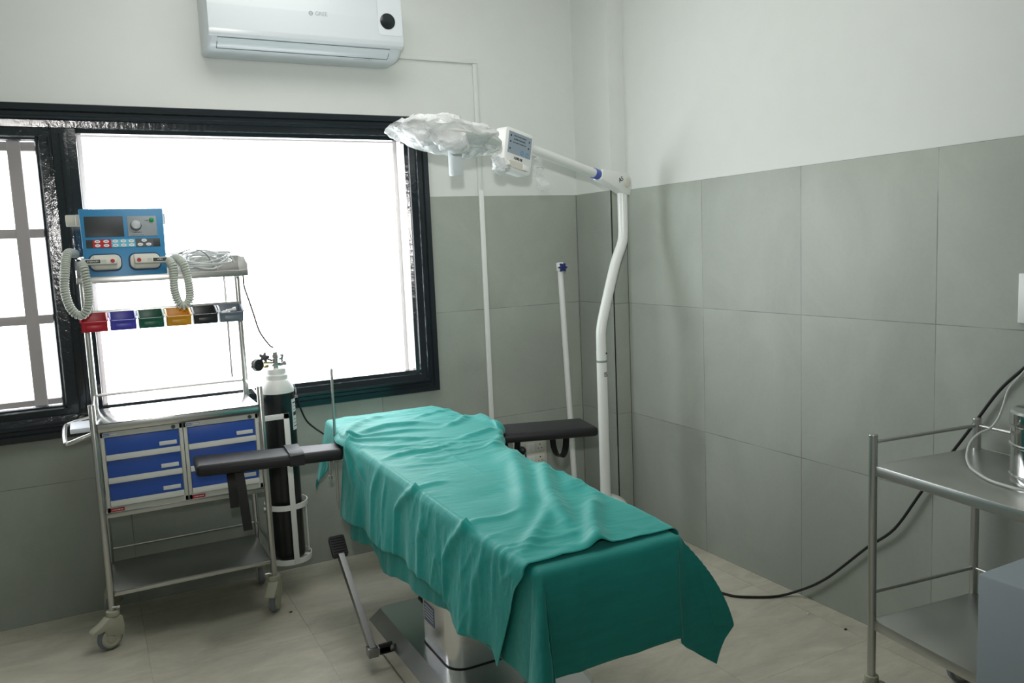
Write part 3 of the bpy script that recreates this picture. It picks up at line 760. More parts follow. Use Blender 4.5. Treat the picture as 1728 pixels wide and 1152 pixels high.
# ------------------------------------------------------------------ drip stand in the corner
D = thing('drip_stand', 'slim white drip stand with a blue star knob beside the corner column', 'drip stand', (-.262, -.15, 0))
put('pole', M().cyl((-.256,-.15,.10), (-.306,-.15,1.425), .016, seg=24), MT['white_paint'], D)
m = M(); nk = 6; kp = []
for k in range(48):
    a = 2*PI*k/48; kp.append(((.019+.006*math.cos(nk*a))*math.cos(a), (.019+.006*math.cos(nk*a))*math.sin(a)))
kx = frame_mx((-.308,-.171,1.405), (1,0,0), (0,0,1))
m.prism(kp, (0,0,.022), (0,0,0), bev=.003).cyl((0,0,-.01),(0,0,.026), .009).xf(kx)
put('star_knob', m, MT['blue_knob'], D)
put('pole_collar', M().cyl((-.3045,-.15,1.385), (-.3065,-.15,1.432), .0205, seg=24, bev=.004), MT['white'], D)
m = M().lathe([(0,.09),(.04,.09),(.045,.1),(.04,.14),(.025,.15),(0,.15)], (-.256,-.15,0), 24); put('hub', m, MT['white_paint'], D)
for k in range(4):
    a = math.radians(45+90*k); e = V((-.262+.115*math.cos(a), -.162+.115*math.sin(a), .07))
    lg = put('leg', M().tube([(-.256,-.15,.11), ((-.256+e.x)/2, (-.15+e.y)/2, .10), tuple(e)], .013, 12, smooth=5), MT['white_paint'], D)
    put('caster', M().cyl((e.x-.011,e.y,.027),(e.x+.011,e.y,.027), .027, seg=18, bev=.004).box(e.x-.014,e.x+.014,e.y-.008,e.y+.008,.04,.066,.002), MT['grey_rubber'], lg)

# ------------------------------------------------------------------ air conditioner, trunking, sockets
A = thing('air_conditioner', 'white split air conditioner with a round black display above the window', 'air conditioner', (-1.595, -.1, 2.39))
AX0, AX1 = -2.035, -1.155
pf = [(.0075,2.74),(-.185,2.74),(-.205,2.725),(-.215,2.70),(-.222,2.60),(-.222,2.50),(-.216,2.476),(-.205,2.4679),(-.196,2.4549),(-.178,2.4400),(-.150,2.4301),(-.10,2.4252),(0,2.4239)]
m = M(); rows = []
for x, k, dz in ((AX0,.86,.012),(AX0+.008,.95,.004),(AX0+.022,1,0),(AX1-.03,1,0),(AX1-.012,.96,.006),(AX1-.002,.88,.02),(AX1,.8,.03)):
    rows.append([(x, y*k, z+dz if z < 2.6 else z) for y, z in pf])
m.grid(rows)
m.bm.faces.new([v for v in list(m.bm.verts)[:len(pf)]][::-1]); m.bm.faces.new(list(m.bm.verts)[-len(pf):])
put('body', m, MT['white_ac'], A, 40)
m = M(); o = .006
fp = [(-.200,2.732),(-.211,2.724),(-.221,2.70),(-.2285,2.60),(-.2285,2.50),(-.2235,2.480),(-.213,2.4710),(-.200,2.4723),(-.205,2.50),(-.205,2.70)]
m.prism(fp, (AX1-AX0-.01, 0, 0), (AX0+.004, 0, 0), (0,1,0), (0,0,1), .003)
put('front_panel', m, MT['white_ac'], A, 40)
lvp = [(-.2075,2.4673),(-.200,2.4574),(-.182,2.4419),(-.158,2.4329),(-.155,2.4342),(-.178,2.4438),(-.194,2.4574),(-.203,2.4667)]
put('louver', M().prism(lvp, (.765,0,0), (-1.992,0,0), (0,1,0), (0,0,1)), plain('louver_plastic', '#cbd4d7', .28), A, 60)
m = M()
m.tube([(-1.995,-.2015,2.4655),(-1.995,-.187,2.4456),(-1.995,-.160,2.4323)], .0016, 6).tube([(-1.225,-.2015,2.4655),(-1.225,-.187,2.4456),(-1.225,-.160,2.4323)], .0016, 6)
m.tube([(-1.995,-.1585,2.4320),(-1.225,-.1585,2.4320)], .0014, 6).tube([(-1.995,-.2065,2.4676),(-1.225,-.2065,2.4676)], .0018, 6)
put('louver_gap', m, plain('gap_grey', '#6d7678', .6), A)
dm = frame_mx((-1.236,-.2288,2.588), (1,0,0), (0,0,1))
put('display_bezel', M().prism(rrect(.115, .215, .014, 4), (0,0,.0012), (.012,.045,0)).xf(dm), plain('bezel_white', '#d8dfe3', .26), A)
put('display', M().cyl((0,0,0),(0,0,.004), .036, seg=40, bev=.001).xf(dm), plain('display_black', '#1c2226', .15), A)
text('brand_print', 'GREE', .024, MT['light_ink'], A, frame_mx((-1.545,-.2287,2.594), (1,0,0), (0,0,1)))
put('brand_badge', M().tube([(.008*math.cos(a), .008*math.sin(a), 0) for a in [k*PI/8 for k in range(16)]], .0018, 6, closed=True).box(-.006,.006,-.0012,.0012,0,.001).xf(frame_mx((-1.592,-.2287,2.594),(1,0,0),(0,0,1))), MT['light_ink'], A)
print_bars('model_print', .09, .005, 14, MT['light_ink'], A, frame_mx((-1.34,-.148,2.4292), (1,0,0), (0,-.55,.84)))

K = thing('cable_trunking', 'thin white cable trunking running from the air conditioner down the tiles', 'cable trunking', (-.69, 0, .3))
put('channel', M().box(-1.155, -.676, -.006, .0075, 2.479, 2.503, .002), MT['plaster'], K)
put('channel', M().box(-.702, -.678, -.006, .0075, 1.83, 2.478, .002), MT['plaster'], K)
put('channel', M().hexa([(-.703,-.012,.05),(-.675,-.012,.05),(-.675,-.0003,.05),(-.703,-.0003,.05),(-.703,-.012,1.83),(-.675,-.012,1.83),(-.675,-.0003,1.83),(-.703,-.0003,1.83)], .003), MT['white_paint'], K)

def socket_panel(name, label):
    R = thing(name, label, 'socket panel', (-.455, -.006, .29))
    put('plate', M().box(-.565, -.352, -.010, -.0003, .287, .447, .004), MT['sw_white'], R)
    for r_ in range(2):
        z = .402-.072*r_
        fr = put('module_frame', M().box(-.552, -.368, -.0125, -.009, z-.029, z+.029, .002), MT['sw_white'], R)
        for k, kind in enumerate(('s', 'k', 's')):
            x = -.52+.061*k
            if kind == 'k':
                put('rocker_switch', M().hexa([(x-.026,-.013,z-.025),(x+.026,-.013,z-.025),(x+.026,-.012,z-.025),(x-.026,-.012,z-.025),(x-.026,-.016,z+.025),(x+.026,-.016,z+.025),(x+.026,-.012,z+.025),(x-.026,-.012,z+.025)], .001).box(x-.0006, x+.0006, -.0175, -.013, z-.025, z+.025), MT['white'], fr)
            else:
                put('socket', M().box(x-.027, x+.027, -.0145, -.012, z-.026, z+.026, .001), MT['sw_white'], fr)
                h = M()
                for q, rr in (((0,.013), .0042), ((-.011,-.008), .003), ((.011,-.008), .003)):
                    h.cyl((x+q[0],-.0148,z+q[1]), (x+q[0],-.0128,z+q[1]), rr, seg=12)
                put('socket_holes', h, MT['ink'], fr)
    return R
socket_panel('socket_panel', 'ivory wall plate with switches and sockets behind the arm board')
PL = thing('power_plug', 'black round power plug pushed into the ivory wall sockets', 'plug', (-.52, -.04, .38))
put('plug_body', M().lathe([(0,0),(.021,0),(.024,.006),(.022,.022),(.014,.034),(.008,.04),(0,.04)], (0,0,0), 24).xf(frame_mx((-.52,-.0155,.398),(1,0,0),(0,0,1))), MT['black'], PL)
put('plug_cord', M().tube([(-.52,-.052,.396),(-.52,-.068,.385),(-.522,-.07,.33),(-.53,-.06,.22),(-.54,-.05,.10),(-.56,-.06,.012),(-.62,-.12,.006),(-.75,-.2,.006)], .0045, 8, smooth=6), MT['black'], PL)

SW = thing('wall_switch', 'white switch plate on the side wall at the edge of the photo', 'switch', (-.006, -2.52, 1.22))
put('plate', M().box(-.012, -.0003, -2.60, -2.431, 1.224, 1.379, .003), MT['white'], SW)
for k in range(2): put('rocker_switch', M().box(-.016, -.011, -2.585+.07*k, -2.525+.07*k, 1.25, 1.355, .002), MT['white'], SW)

# ------------------------------------------------------------------ drawer trolley
G = thing('medical_trolley', 'tall stainless steel medical trolley with bins and blue drawers before the window', 'trolley', (-2.29, -.255, 0))
GX0, GX1, GY0, GY1 = -2.61, -1.975, -.43, -.08
for x in (GX0, GX1):
    put('post', M().cyl((x, GY0, .15), (x, GY0, .988), .0128, seg=20, bev=.002), MT['steel'], G)
    put('post', M().cyl((x+(.012 if x < -2.3 else 0), GY1, .15), (x+(.012 if x < -2.3 else 0), GY1, 1.46), .0135, seg=20), MT['steel'], G)
    m = M().cyl((x+.012 if x < -2.3 else x, GY1, .975), (x, GY0, .94), .004); put('side_rail', m, MT['steel'], G)
def tray(x0, x1, y0, y1, z0, z1, name, lipz=None):
    m = M().box(x0, x1, y0, y1, z1-.006, z1, .002)
    m.box(x0, x1, y0, y0+.004, z0, z1, .001).box(x0, x1, y1-.004, y1, z0, z1, .001).box(x0, x0+.004, y0, y1, z0, z1, .001).box(x1-.004, x1, y0, y1, z0, z1, .001)
    return put(name, m, MT['worktop' if name == 'worktop' else 'steel_h'], G)
tray(-2.60, -1.985, -.445, -.075, .878, .912, 'worktop')
tray(-2.60, -1.985, -.425, -.075, .528, .548, 'drawer_shelf')
tray(-2.60, -1.985, -.44, -.07, .212, .232, 'lower_shelf')
put('rail', M().cyl((GX0+.01, GY1, .294), (GX1, GY1, .294), .005), MT['steel'], G)
put('rail', M().cyl((GX1, GY1, .294), (GX1, GY0, .294), .005), MT['steel'], G)
put('rail', M().cyl((GX0+.01, GY1, .972), (GX1, GY1, .972), .006), MT['steel'], G)
put('rail', M().cyl((-2.03, GY1+.0, .99), (-2.03, GY1+.0, 1.45), .005), MT['steel'], G)
# top tray with raised back and ends
m = M().box(-2.618, -1.955, -.262, -.05, 1.466, 1.472, .001)
m.box(-2.618, -1.955, -.264, -.260, 1.452, 1.478, .001)
m.box(-2.618, -1.955, -.052, -.046, 1.46, 1.543, .002)
for x in (-2.618, -1.959): m.prism([(-.262,1.458),(-.262,1.507),(-.215,1.535),(-.05,1.54),(-.05,1.458)], (.004,0,0), (x,0,0), (0,1,0), (0,0,1))
put('top_tray', m, MT['steel_h'], G)
put('tray_back_rail', M().tube([(-2.60,-.05,1.50),(-2.59,-.05,1.545),(-2.56,-.05,1.56),(-2.04,-.05,1.56),(-2.0,-.05,1.55),(-1.975,-.05,1.51)], .006, 10, smooth=4), MT['steel'], G)
put('bin_rail', M().box(-2.62, -1.965, -.097, -.0935, 1.30, 1.335, .001), MT['steel_h'], G)
hb = [(GX0-.005,-.40,.868),(-2.66,-.405,.855),(-2.700,-.40,.842),(-2.712,-.385,.845),(-2.716,-.25,.86),(-2.714,-.12,.862),(-2.70,-.10,.866),(-2.65,-.095,.878),(-2.60,-.09,.885)]
put('push_handle', M().tube(hb, .0095, 12, smooth=4), MT['steel'], G)
put('side_box', M().box(-2.695, -2.622, -.315, -.145, .862, .882, .004), plain('white_box', '#dfe3ea', .4), G)
# holder for the gas cylinder
HX, HY = -1.868, -.262
def half_ring(z, r, w_):
    pts = [(GX1+.012, HY-.05 if True else 0, z)]
    pts = []
    for k in range(33):
        a = math.radians(-200+ (200+145)*k/32); pts.append((HX+r*math.cos(a), HY+r*math.sin(a), z))
    return M().sweep(pts, rect(.004, w_), up=(0,0,1))
m = half_ring(.415, .094, .024); m.cyl((GX1, HY-.04, .415), (HX-.09, HY-.04, .415), .006)
hr = put('cylinder_holder', m, MT['white_paint'], G)
m = half_ring(.165, .097, .024); m.box(HX-.09, HX+.09, HY-.012, HY+.012, .155, .159); m.box(HX-.012, HX+.012, HY-.09, HY+.09, .155, .159); m.cyl((GX1, HY-.04, .165), (HX-.09, HY-.04, .165), .006)
put('holder_ring', m, MT['white_paint'], hr)
fy = HY-.098
m = M().sweep(spline([(GX1+.006, fy, .832),(-1.872, fy, .832),(-1.856, fy, .827),(-1.852, fy, .81)], 5)+[V((-1.852, fy, .16))], rect(.004, .026), up=(0,1,0))
m = M().box(GX1-.005, -1.846, fy-.002, fy+.002, .820, .844, .001).box(-1.870, -1.846, fy-.002, fy+.002, .155, .844, .001)
put('holder_bar', m, MT['white_paint'], hr)
put('holder_bar', M().cyl((HX+.092, HY+.02, .165), (HX+.092, HY+.02, .415), .004), MT['white_paint'], hr)

def caster(x, y, rz, brake, parent):
    mx = Matrix.Translation((x, y, 0)) @ Matrix.Rotation(rz, 4, 'Z')
    m = M().cyl((0,0,.132),(0,0,.155), .026, seg=24, bev=.004)
    m.prism([(-.035,.062),(-.01,.05),(.03,.05),(.034,.09),(.028,.13),(-.026,.134),(-.05,.115),(-.085,.098),(-.092,.088),(-.07,.082),(-.045,.088)] if brake else
            [(-.05,.066),(-.03,.056),(.03,.05),(.034,.09),(.028,.13),(-.026,.134),(-.045,.11)], (0,.044,0), (0,-.022,0), (1,0,0), (0,0,1), .004)
    m.xf(mx); h = put('caster', m, MT['caster'], parent)
    m = M().lathe([(.0,-.013),(.036,-.013),(.046,-.010),(.05,0),(.046,.010),(.036,.013),(0,.013)], (0,0,0), 32, Matrix.Translation((-.02,0,.05)) @ Matrix.Rotation(PI/2, 4, 'X')); m.xf(mx)
    put('tyre', m, MT['grey_rubber'], h)
    m = M()
    for s_ in (-1, 1):
        m.lathe([(0,.0),(.037,.0),(.038,.006),(.030,.008),(.026,.006),(.018,.007),(.014,.010),(0,.010)], (0,0,0), 28, Matrix.Translation((-.02,.012*s_,.05)) @ Matrix.Rotation(-PI/2*s_, 4, 'X'))
    m.xf(mx); put('wheel_hub', m, MT['caster'], h)
caster(GX0, GY0, math.radians(22), True, G); caster(GX1, GY0, math.radians(62), True, G)
caster(GX0+.012, GY1, math.radians(60), False, G); caster(GX1, GY1-.005, math.radians(80), False, G)
for x, y in ((GX0+.02, GY0), (GX1-.02, GY0)): put('leg_bolt', M().cyl((x-.02, y-.012, .17), (x+.006, y-.012, .17), .004).cyl((x, y-.012, .17), (x+.008, y-.012, .17), .007, seg=6), MT['chrome'], G)

# two drawer cabinets on the trolley
def drawer_cabinet(x0, x1, label, name='drawer_cabinet'):
    R = thing(name, label, 'drawer cabinet', ((x0+x1)/2, -.26, .55), 0, 'drawer cabinets in the steel trolley')
    y = -.432
    m = M().box(x0, x1, -.42, -.10, .550, .874, .003)
    m.box(x0, x0+.014, y, -.41, .550, .874, .002).box(x1-.014, x1, y, -.41, .550, .874, .002)
    m.box(x0, x1, y, -.41, .852, .874, .002).box(x0, x1, y, -.41, .550, .572, .002)
    put('carcass', m, MT['grey_paint'], R)
    for k in range(3):
        z1 = .850-k*.0925; z0 = z1-.090
        d = put('drawer', M().box(x0+.016, x1-.016, y+.004, -.40, z0+.020, z1, .002), MT['blue'], R)
        put('drawer_pull', M().hexa([(x0+.015,y-.008,z0),(x1-.015,y-.008,z0),(x1-.015,y+.012,z0),(x0+.015,y+.012,z0),(x0+.015,y-.002,z0+.021),(x1-.015,y-.002,z0+.021),(x1-.015,y+.012,z0+.021),(x0+.015,y+.012,z0+.021)], .001), MT['grey_paint'], d)
        put('label_holder', M().box(x1-.092, x1-.026, y, y+.006, z0+.032, z0+.048, .001), MT['label'], d)
    put('lock', M().cyl((x1-.035, y+.001, .863), (x1-.035, y-.004, .863), .008, seg=20), plain('lock_grey', '#4e5350', .35, .6), R)
    bd = put('maker_badge', M().box(x0+.008, x0+.066, y-.0012, y+.001, .857, .870), MT['label'], R)
    put('badge_print', M().box(x0+.010, x0+.034, y-.0018, y-.001, .865, .868).box(x0+.010, x0+.034, y-.0018, y-.001, .859, .862).box(x0+.036, x0+.064, y-.0016, y-.001, .859, .868), MT['blue'], bd)
    put('badge_panel', M().box(x0+.037, x0+.063, y-.002, y-.0015, .860, .867), MT['label'], bd)
    rb = put('red_badge', M().box(x0+.012, x0+.062, y-.0012, y+.001, .553, .567), MT['red'], R)
    print_bars('badge_text', .04, .004, 9, MT['white_ink'], rb, frame_mx((x0+.037, y-.0016, .560), (1,0,0), (0,0,1)))
    return R
drawer_cabinet(-2.592, -2.290, 'blue three-drawer cabinet at the push-handle end of the steel trolley')
drawer_cabinet(-2.288, -1.990, 'blue three-drawer cabinet at the gas-cylinder end of the steel trolley')

# row of open-front bins
def storage_bin(x, col, label):
    w_ = .098; mt = plain('bin_plastic', col, .38)
    m = M(); t = .003; x0, x1 = x-w_/2, x+w_/2; yb, yf = -.100, -.205; z0, z1 = 1.252, 1.322
    m.box(x0+.004, x1-.004, yf+.012, yb, z0, z0+t)
    m.box(x0, x1, yb-.003, yb, z0, z1+.004, .001)
    for xa in (x0, x1-t):
        m.prism([(yb, z0), (yf+.012, z0), (yf+.004, z0+.040), (yf, z0+.042), (yb-.045, z1), (yb, z1)], (t,0,0), (xa,0,0), (0,1,0), (0,0,1))
    m.hexa([(x0,yf+.012,z0),(x1,yf+.012,z0),(x1,yf+.015,z0),(x0,yf+.015,z0),(x0,yf+.004,z0+.040),(x1,yf+.004,z0+.040),(x1,yf+.007,z0+.040),(x0,yf+.007,z0+.040)])
    B = thing('storage_bin', label, 'bin', (x, -.15, z0), 0, 'coloured bins on the trolley rail')
    put('tray_body', m, mt, B)
    m = M()
    for xa in (x0, x1): m.sweep([(xa, yb, z1), (xa, yb-.045, z1), (xa, yf+.002, z0+.043)], rect(.007, .004))
    m.box(x0, x1, yf-.001, yf+.010, z0+.038, z0+.043, .001)
    put('lip', m, mt, B)
    put('label_slot', M().box(x-.03, x+.03, yf+.004, yf+.0085, z0+.010, z0+.028, .001), mt, B)
    return B
for k, (c, l) in enumerate((('#b0182c', 'red'), ('#4340a8', 'violet blue'), ('#0f5a45', 'dark green'), ('#c98f14', 'yellow'), ('#1b1d20', 'black'), ('#66707a', 'grey'))):
    storage_bin(-2.570+.1085*k, c, '%s plastic bin hanging on the trolley rail' % l)
m = M().tube([(-2.055,-.165,1.292),(-2.035,-.16,1.300),(-2.012,-.165,1.304)], .006, 10).tube([(-2.03,-.18,1.285),(-2.035,-.16,1.298),(-2.04,-.14,1.300)], .005, 8).cyl((-2.064,-.166,1.289),(-2.05,-.164,1.294), .009).cyl((-2.016,-.165,1.303),(-2.003,-.165,1.306), .009)
tag(put('stopcock', m, MT['white'], None), 'small white valve fitting lying in the grey bin', 'valve')

# ------------------------------------------------------------------ defibrillator on the top tray
DF = thing('defibrillator', 'blue defibrillator with dark screen standing on the top tray of the trolley', 'defibrillator', (-2.43, -.16, 1.473))
dm = frame_mx((-2.432, -.235, 1.4745), (1, .0, -.006), (0, .23, 1))          # face plane, leaning back
FW, FH = .312, .286
c4 = [dm @ V(q) for q in ((-FW/2+.006,0,0),(FW/2-.002,0,0),(FW/2+.006,FH,0),(-FW/2,FH,0))]
bk = lambda q: (q.x, -.09, q.z)
m = M().hexa([c4[0], c4[1], bk(c4[1]), bk(c4[0]), c4[3], c4[2], bk(c4[2]), bk(c4[3])], .005)
put('case', m, MT['defib_blue'], DF)
Fd = lambda mb: mb.xf(dm)
put('display_screen', Fd(M().box(-.139, .005, .168, .254, -.002, .002, .001)), MT['dark_screen'], DF)
pn = put('dial_panel', Fd(M().box(.020, .132, .168, .254, -.002, .002, .001)), plain('grey_panel', '#8f979b', .4), DF)
put('selector_knob', Fd(M().lathe([(0,0),(.019,0),(.018,.016),(.015,.018),(0,.018)], (.052,.213,.002), 28)), plain('knob_grey', '#b4babd', .3), pn)
put('knob_shadow_ring', Fd(M().lathe([(0,0),(.0215,0),(.0215,.001),(0,.001)], (.052,.213,.0018), 28)), MT['ink'], pn)
put('ready_lamp', Fd(M().lathe([(0,0),(.010,0),(.0085,.006),(.004,.009),(0,.0095)], (.114,.236,.002), 20)), MT['green_lamp'], pn)
print_bars('panel_print', .034, .004, 8, MT['ink'], pn, dm @ Matrix.Translation((.055,.184,.0022)))
print_bars('panel_print', .014, .003, 4, MT['ink'], pn, dm @ Matrix.Translation((.094,.234,.0022)))
print_bars('panel_print', .05, .003, 11, MT['ink'], pn, dm @ Matrix.Translation((.055,.172,.0022)))
ks = put('key_strip', Fd(M().box(-.139, .139, .122, .157, -.002, .0015, .001)), MT['dark_screen'], DF)
put('red_keys_field', Fd(M().box(-.114, -.046, .1225, .1565, .001, .0022)), MT['red'], ks)
put('blue_keys_field', Fd(M().box(-.046, .044, .1225, .1565, .001, .0022)), plain('light_blue_field', '#62b4d0', .4), ks)
put('grey_keys_field', Fd(M().box(.044, .112, .1225, .1565, .001, .002)), plain('dark_grey_field', '#4d5357', .4), ks)
m = M(); pr = M()
for x, y in ((-.097,.148),(-.065,.148),(-.097,.131),(-.065,.131),(-.031,.148),(-.001,.148),(.029,.148),(-.031,.131),(-.001,.131),(.029,.131),(.078,.149),(.062,.132),(.094,.132)):
    m.prism([(.0105*math.cos(a), .0062*math.sin(a)) for a in [k*PI/10 for k in range(20)]], (0,0,.002), (x,y,.0018))
    pr.box(x-.005, x+.005, y-.0009, y+.0009, .0038, .0042)
put('keys', Fd(m), MT['white'], ks); put('key_print', Fd(pr), MT['ink'], ks)
m = M()
for x in (-.075, .073):
    m.prism(rrect(.124, .074, .026, 6), (0,0,.0016), (x,.060,0))
put('paddle_wells', Fd(m), plain('well_navy', '#173d63', .4), DF)
put('carry_handle', M().box(-2.636, -2.255, -.10, -.075, 1.688, 1.735, .004).box(-2.60, -2.56, -.16, -.08, 1.69, 1.733, .004).box(-2.33, -2.285, -.16, -.08, 1.69, 1.733, .004), MT['cream'], DF)

def coil(path, R, r, turns, seg=7):
    """coiled cord round a path"""
    P = spline(path, 24); n = len(P); L = [0]
    for i in range(1, n): L.append(L[-1]+(P[i]-P[i-1]).length)
    N_ = int(turns*11); out = []; prev = None
    for k in range(N_+1):
        s = L[-1]*k/N_; i = max(1, min(n-1, int(np.searchsorted(L, s)))); t = (s-L[i-1])/(L[i]-L[i-1]+1e-9)
        p = P[i-1].lerp(P[i], t); tn = (P[i]-P[i-1]).normalized()
        if prev is None: prev = V((0,1,0))
        a = (prev-tn*prev.dot(tn)).normalized(); prev = a; b = tn.cross(a); an = 2*PI*turns*k/N_
        out.append(p+a*R*math.cos(an)+b*R*math.sin(an))
    return M().tube(out, r, seg)
def paddle(sx, name, label):
    R = thing('defibrillator_paddle', label, 'paddle', tuple(dm @ V((sx*.075, .02, .004))), 0, 'paddles in the front of the blue defibrillator')
    c = sx*.074
    put('electrode', Fd(M().prism(rrect(.114, .062, .022, 6), (0,0,.010), (c,.060,.0018), bev=.003)), MT['cream'], R)
    put('paddle_plate', Fd(M().prism(rrect(.085, .058, .006, 4), (0,0,.006), (c,.060,.011), bev=.002)), MT['cream'], R)
    x0, x1 = (c-.088, c+.042) if sx < 0 else (c-.042, c+.088)
    h = put('grip', Fd(M().box(x0, x1, .044, .068, .020, .044, .005).box(c-.03, c+.03, .048, .064, .015, .022)), MT['cream'], R)
    xb = x1-.017 if sx < 0 else x0+.017
    put('shock_button', Fd(M().lathe([(0,0),(.0085,0),(.007,.005),(0,.006)], (xb,.057,.043), 18)), MT['red'], h)
    xs0, xs1 = (x0+.014, x0+.068) if sx < 0 else (x1-.060, x1-.008)
    st = put('name_strip', Fd(M().box(xs0, xs1, .049, .063, .043, .0446)), MT['dark_screen'], h)
    text('strip_print', name, .009, MT['white_ink'], h, dm @ Matrix.Translation(((xs0+xs1)/2,.056,.0448)))
    put('small_label', Fd(M().box(xs1+.004, xs1+.022, .049, .063, .043, .0445) if sx < 0 else M().box(xs0-.022, xs0-.004, .049, .063, .043, .0445)), MT['hose'], h)
    return R, h
PA, ha = paddle(-1, 'STERNUM', 'paddle on the screen side of the blue defibrillator, hose looping over the tray end')
PB, hb_ = paddle(1, 'APEX', 'paddle under the green lamp of the blue defibrillator, hose looping over the tray front')
e = dm @ V((-.160, .054, .032)); f_ = dm @ V((.162, .054, .032))
put('coiled_cord', coil([tuple(e), (-2.585,-.290,1.50), (-2.580,-.298,1.42), (-2.588,-.300,1.355), (-2.617,-.290,1.328), (-2.648,-.285,1.36), (-2.662,-.27,1.43), (-2.655,-.25,1.50), (-2.640,-.19,1.575), (-2.612,-.13,1.575)], .013, .0052, 58), MT['hose'], PA)
put('coiled_cord', coil([tuple(f_), (-2.258,-.290,1.50), (-2.262,-.298,1.42), (-2.252,-.300,1.362), (-2.230,-.300,1.342), (-2.205,-.298,1.37), (-2.204,-.292,1.44), (-2.214,-.275,1.51), (-2.232,-.21,1.540), (-2.255,-.15,1.53)], .013, .0052, 56), MT['hose'], PB)

# lead wires coiled on the tray
m = M(); random.seed(3)
for k in range(7):
    a_, b2 = .082+.014*random.random(), .040+.012*random.random(); cx, cy = -2.115+.02*random.uniform(-1,1), -.165+.012*random.uniform(-1,1)
    ph = random.random()*6; pts = []
    for i in range(26):
        t = 2*PI*i/26
        pts.append((cx+a_*math.cos(t), cy+b2*math.sin(t), 1.492+.003*k+.026*(1+math.sin(t))+.010*math.sin(t*2+ph)*.6+(.010*max(0, math.sin(t+ph)))))
    m.tube(pts, .0036, 7, closed=True, smooth=2)
CW = thing('lead_wires', 'grey lead wires coiled on the top tray beside the defibrillator', 'cable', (-2.115, -.165, 1.473))
put('wire_coil', m, plain('lead_grey', '#bfc3c2', .35), CW)
put('wire_loop', M().tube([(-2.262,-.12,1.50),(-2.22,-.12,1.555),(-2.16,-.13,1.575),(-2.11,-.15,1.555),(-2.085,-.17,1.50),(-2.10,-.19,1.485)], .0022, 7, smooth=8), plain('dark_lead', '#5b5f5e', .5), CW)
put('wire_loop', M().tube([(-2.15,-.12,1.53),(-2.11,-.14,1.535),(-2.08,-.165,1.51),(-2.07,-.19,1.482)], .004, 7, smooth=8), MT['hose'], CW)
put('wire_plug', M().box(-2.195, -2.165, -.165, -.145, 1.494, 1.512, .003), MT['white'], CW)
m = M()
m.tube([(-1.95,-.10,1.449),(-1.952,-.12,1.40),(-1.945,-.17,1.34),(-1.935,-.2,1.28),(-1.918,-.22,1.20),(-1.886,-.245,1.14),(-1.873,-.257,1.128)], .0038, 7, smooth=8)
tag(put('thin_wire', m, MT['brown'], None), 'thin brown wire hanging from the top tray to the cylinder valve', 'wire')

# ------------------------------------------------------------------ gas cylinder
O = thing('oxygen_cylinder', 'black gas cylinder with white shoulder and valve beside the drawer trolley', 'gas cylinder', (HX, HY, .16))
R_ = .0705
m = M().lathe([(0,.16),(.05,.16),(.066,.168),(R_,.185),(R_,.928),(0,.928)], (HX,HY,0), 40); put('tank', m, MT['black_tank'], O, 50)
m = M().lathe([(R_,.926),(R_+.0004,.940),(.066,.960),(.056,.978),(.049,.986),(.030,.99),(0,.99)], (HX,HY,0), 40); put('shoulder', m, MT['white_tank'], O, 50)
m = M().lathe([(.030,.984),(.0495,.984),(.0495,1.004),(.046,1.008),(.0435,1.010),(.0435,1.024),(.042,1.032),(.036,1.034),(.02,1.034),(0,1.034)], (HX,HY,0), 36); put('cap_ring', m, MT['white_tank'], O, 30)
m = M().cyl((HX,HY,1.03),(HX,HY,1.046), .013).box(HX-.018, HX+.020, HY-.013, HY+.013, 1.044, 1.060, .002).cyl((HX,HY,1.058),(HX,HY,1.082), .0125).cyl((HX,HY,1.08),(HX,HY,1.096), .014, seg=6, bev=.001).cyl((HX,HY,1.096),(HX,HY,1.107), .011, seg=6)
m.cyl((HX+.016,HY,1.075),(HX+.03,HY,1.078), .006)
vb = put('valve', m, MT['chrome'], O, 30)
put('outlet_nut', M().cyl((HX+.027,HY,1.070),(HX+.033,HY,1.094), .009, seg=6).cyl((HX+.028,HY,1.055),(HX+.03,HY,1.075), .005), MT['chrome'], vb)
put('outlet_nut', M().cyl((HX+.016,HY,1.048),(HX+.046,HY-.004,1.056), .010, seg=6), MT['chrome'], vb)
put('gauge_pipe', M().cyl((HX-.012,HY,1.060),(HX-.055,HY-.012,1.066), .005).box(HX-.055, HX-.032, HY-.016, HY-.002, 1.042, 1.054, .002), MT['brass'], vb)
gx = frame_mx((HX-.083,HY-.03,1.060), (.85,.5,0), (0,0,1))
put('gauge', M().lathe([(0,-.010),(.024,-.010),(.0265,-.006),(.0265,.010),(.024,.012),(.022,.009),(0,.009)], (0,0,0), 32).xf(gx), MT['black'], O)
put('gauge_ring', M().lathe([(.026,-.012),(.0278,-.012),(.0278,-.004),(.026,-.004)], (0,0,0), 32).xf(gx), MT['chrome'], O)
kp = [((.018+.006*math.cos(5*a))*math.cos(a), (.018+.006*math.cos(5*a))*math.sin(a)) for a in [2*PI*k/40 for k in range(40)]]
put('valve_knob', M().prism(kp, (0,0,.012), (0,0,0), bev=.002).xf(frame_mx((HX-.050,HY-.01,1.086),(1,0,0),(.2,.5,.85))).cyl((HX-.05,HY-.01,1.088),(HX-.014,HY,1.07), .004), MT['black'], O)
put('flow_tube', M().cyl((HX+.006,HY+.006,1.10),(HX+.002,HY+.006,1.17), .010, .007, seg=16), MT['clear'], O)
pts = []
for k in range(17):
    a = math.radians(-62+78*k/16); pts.append(a)
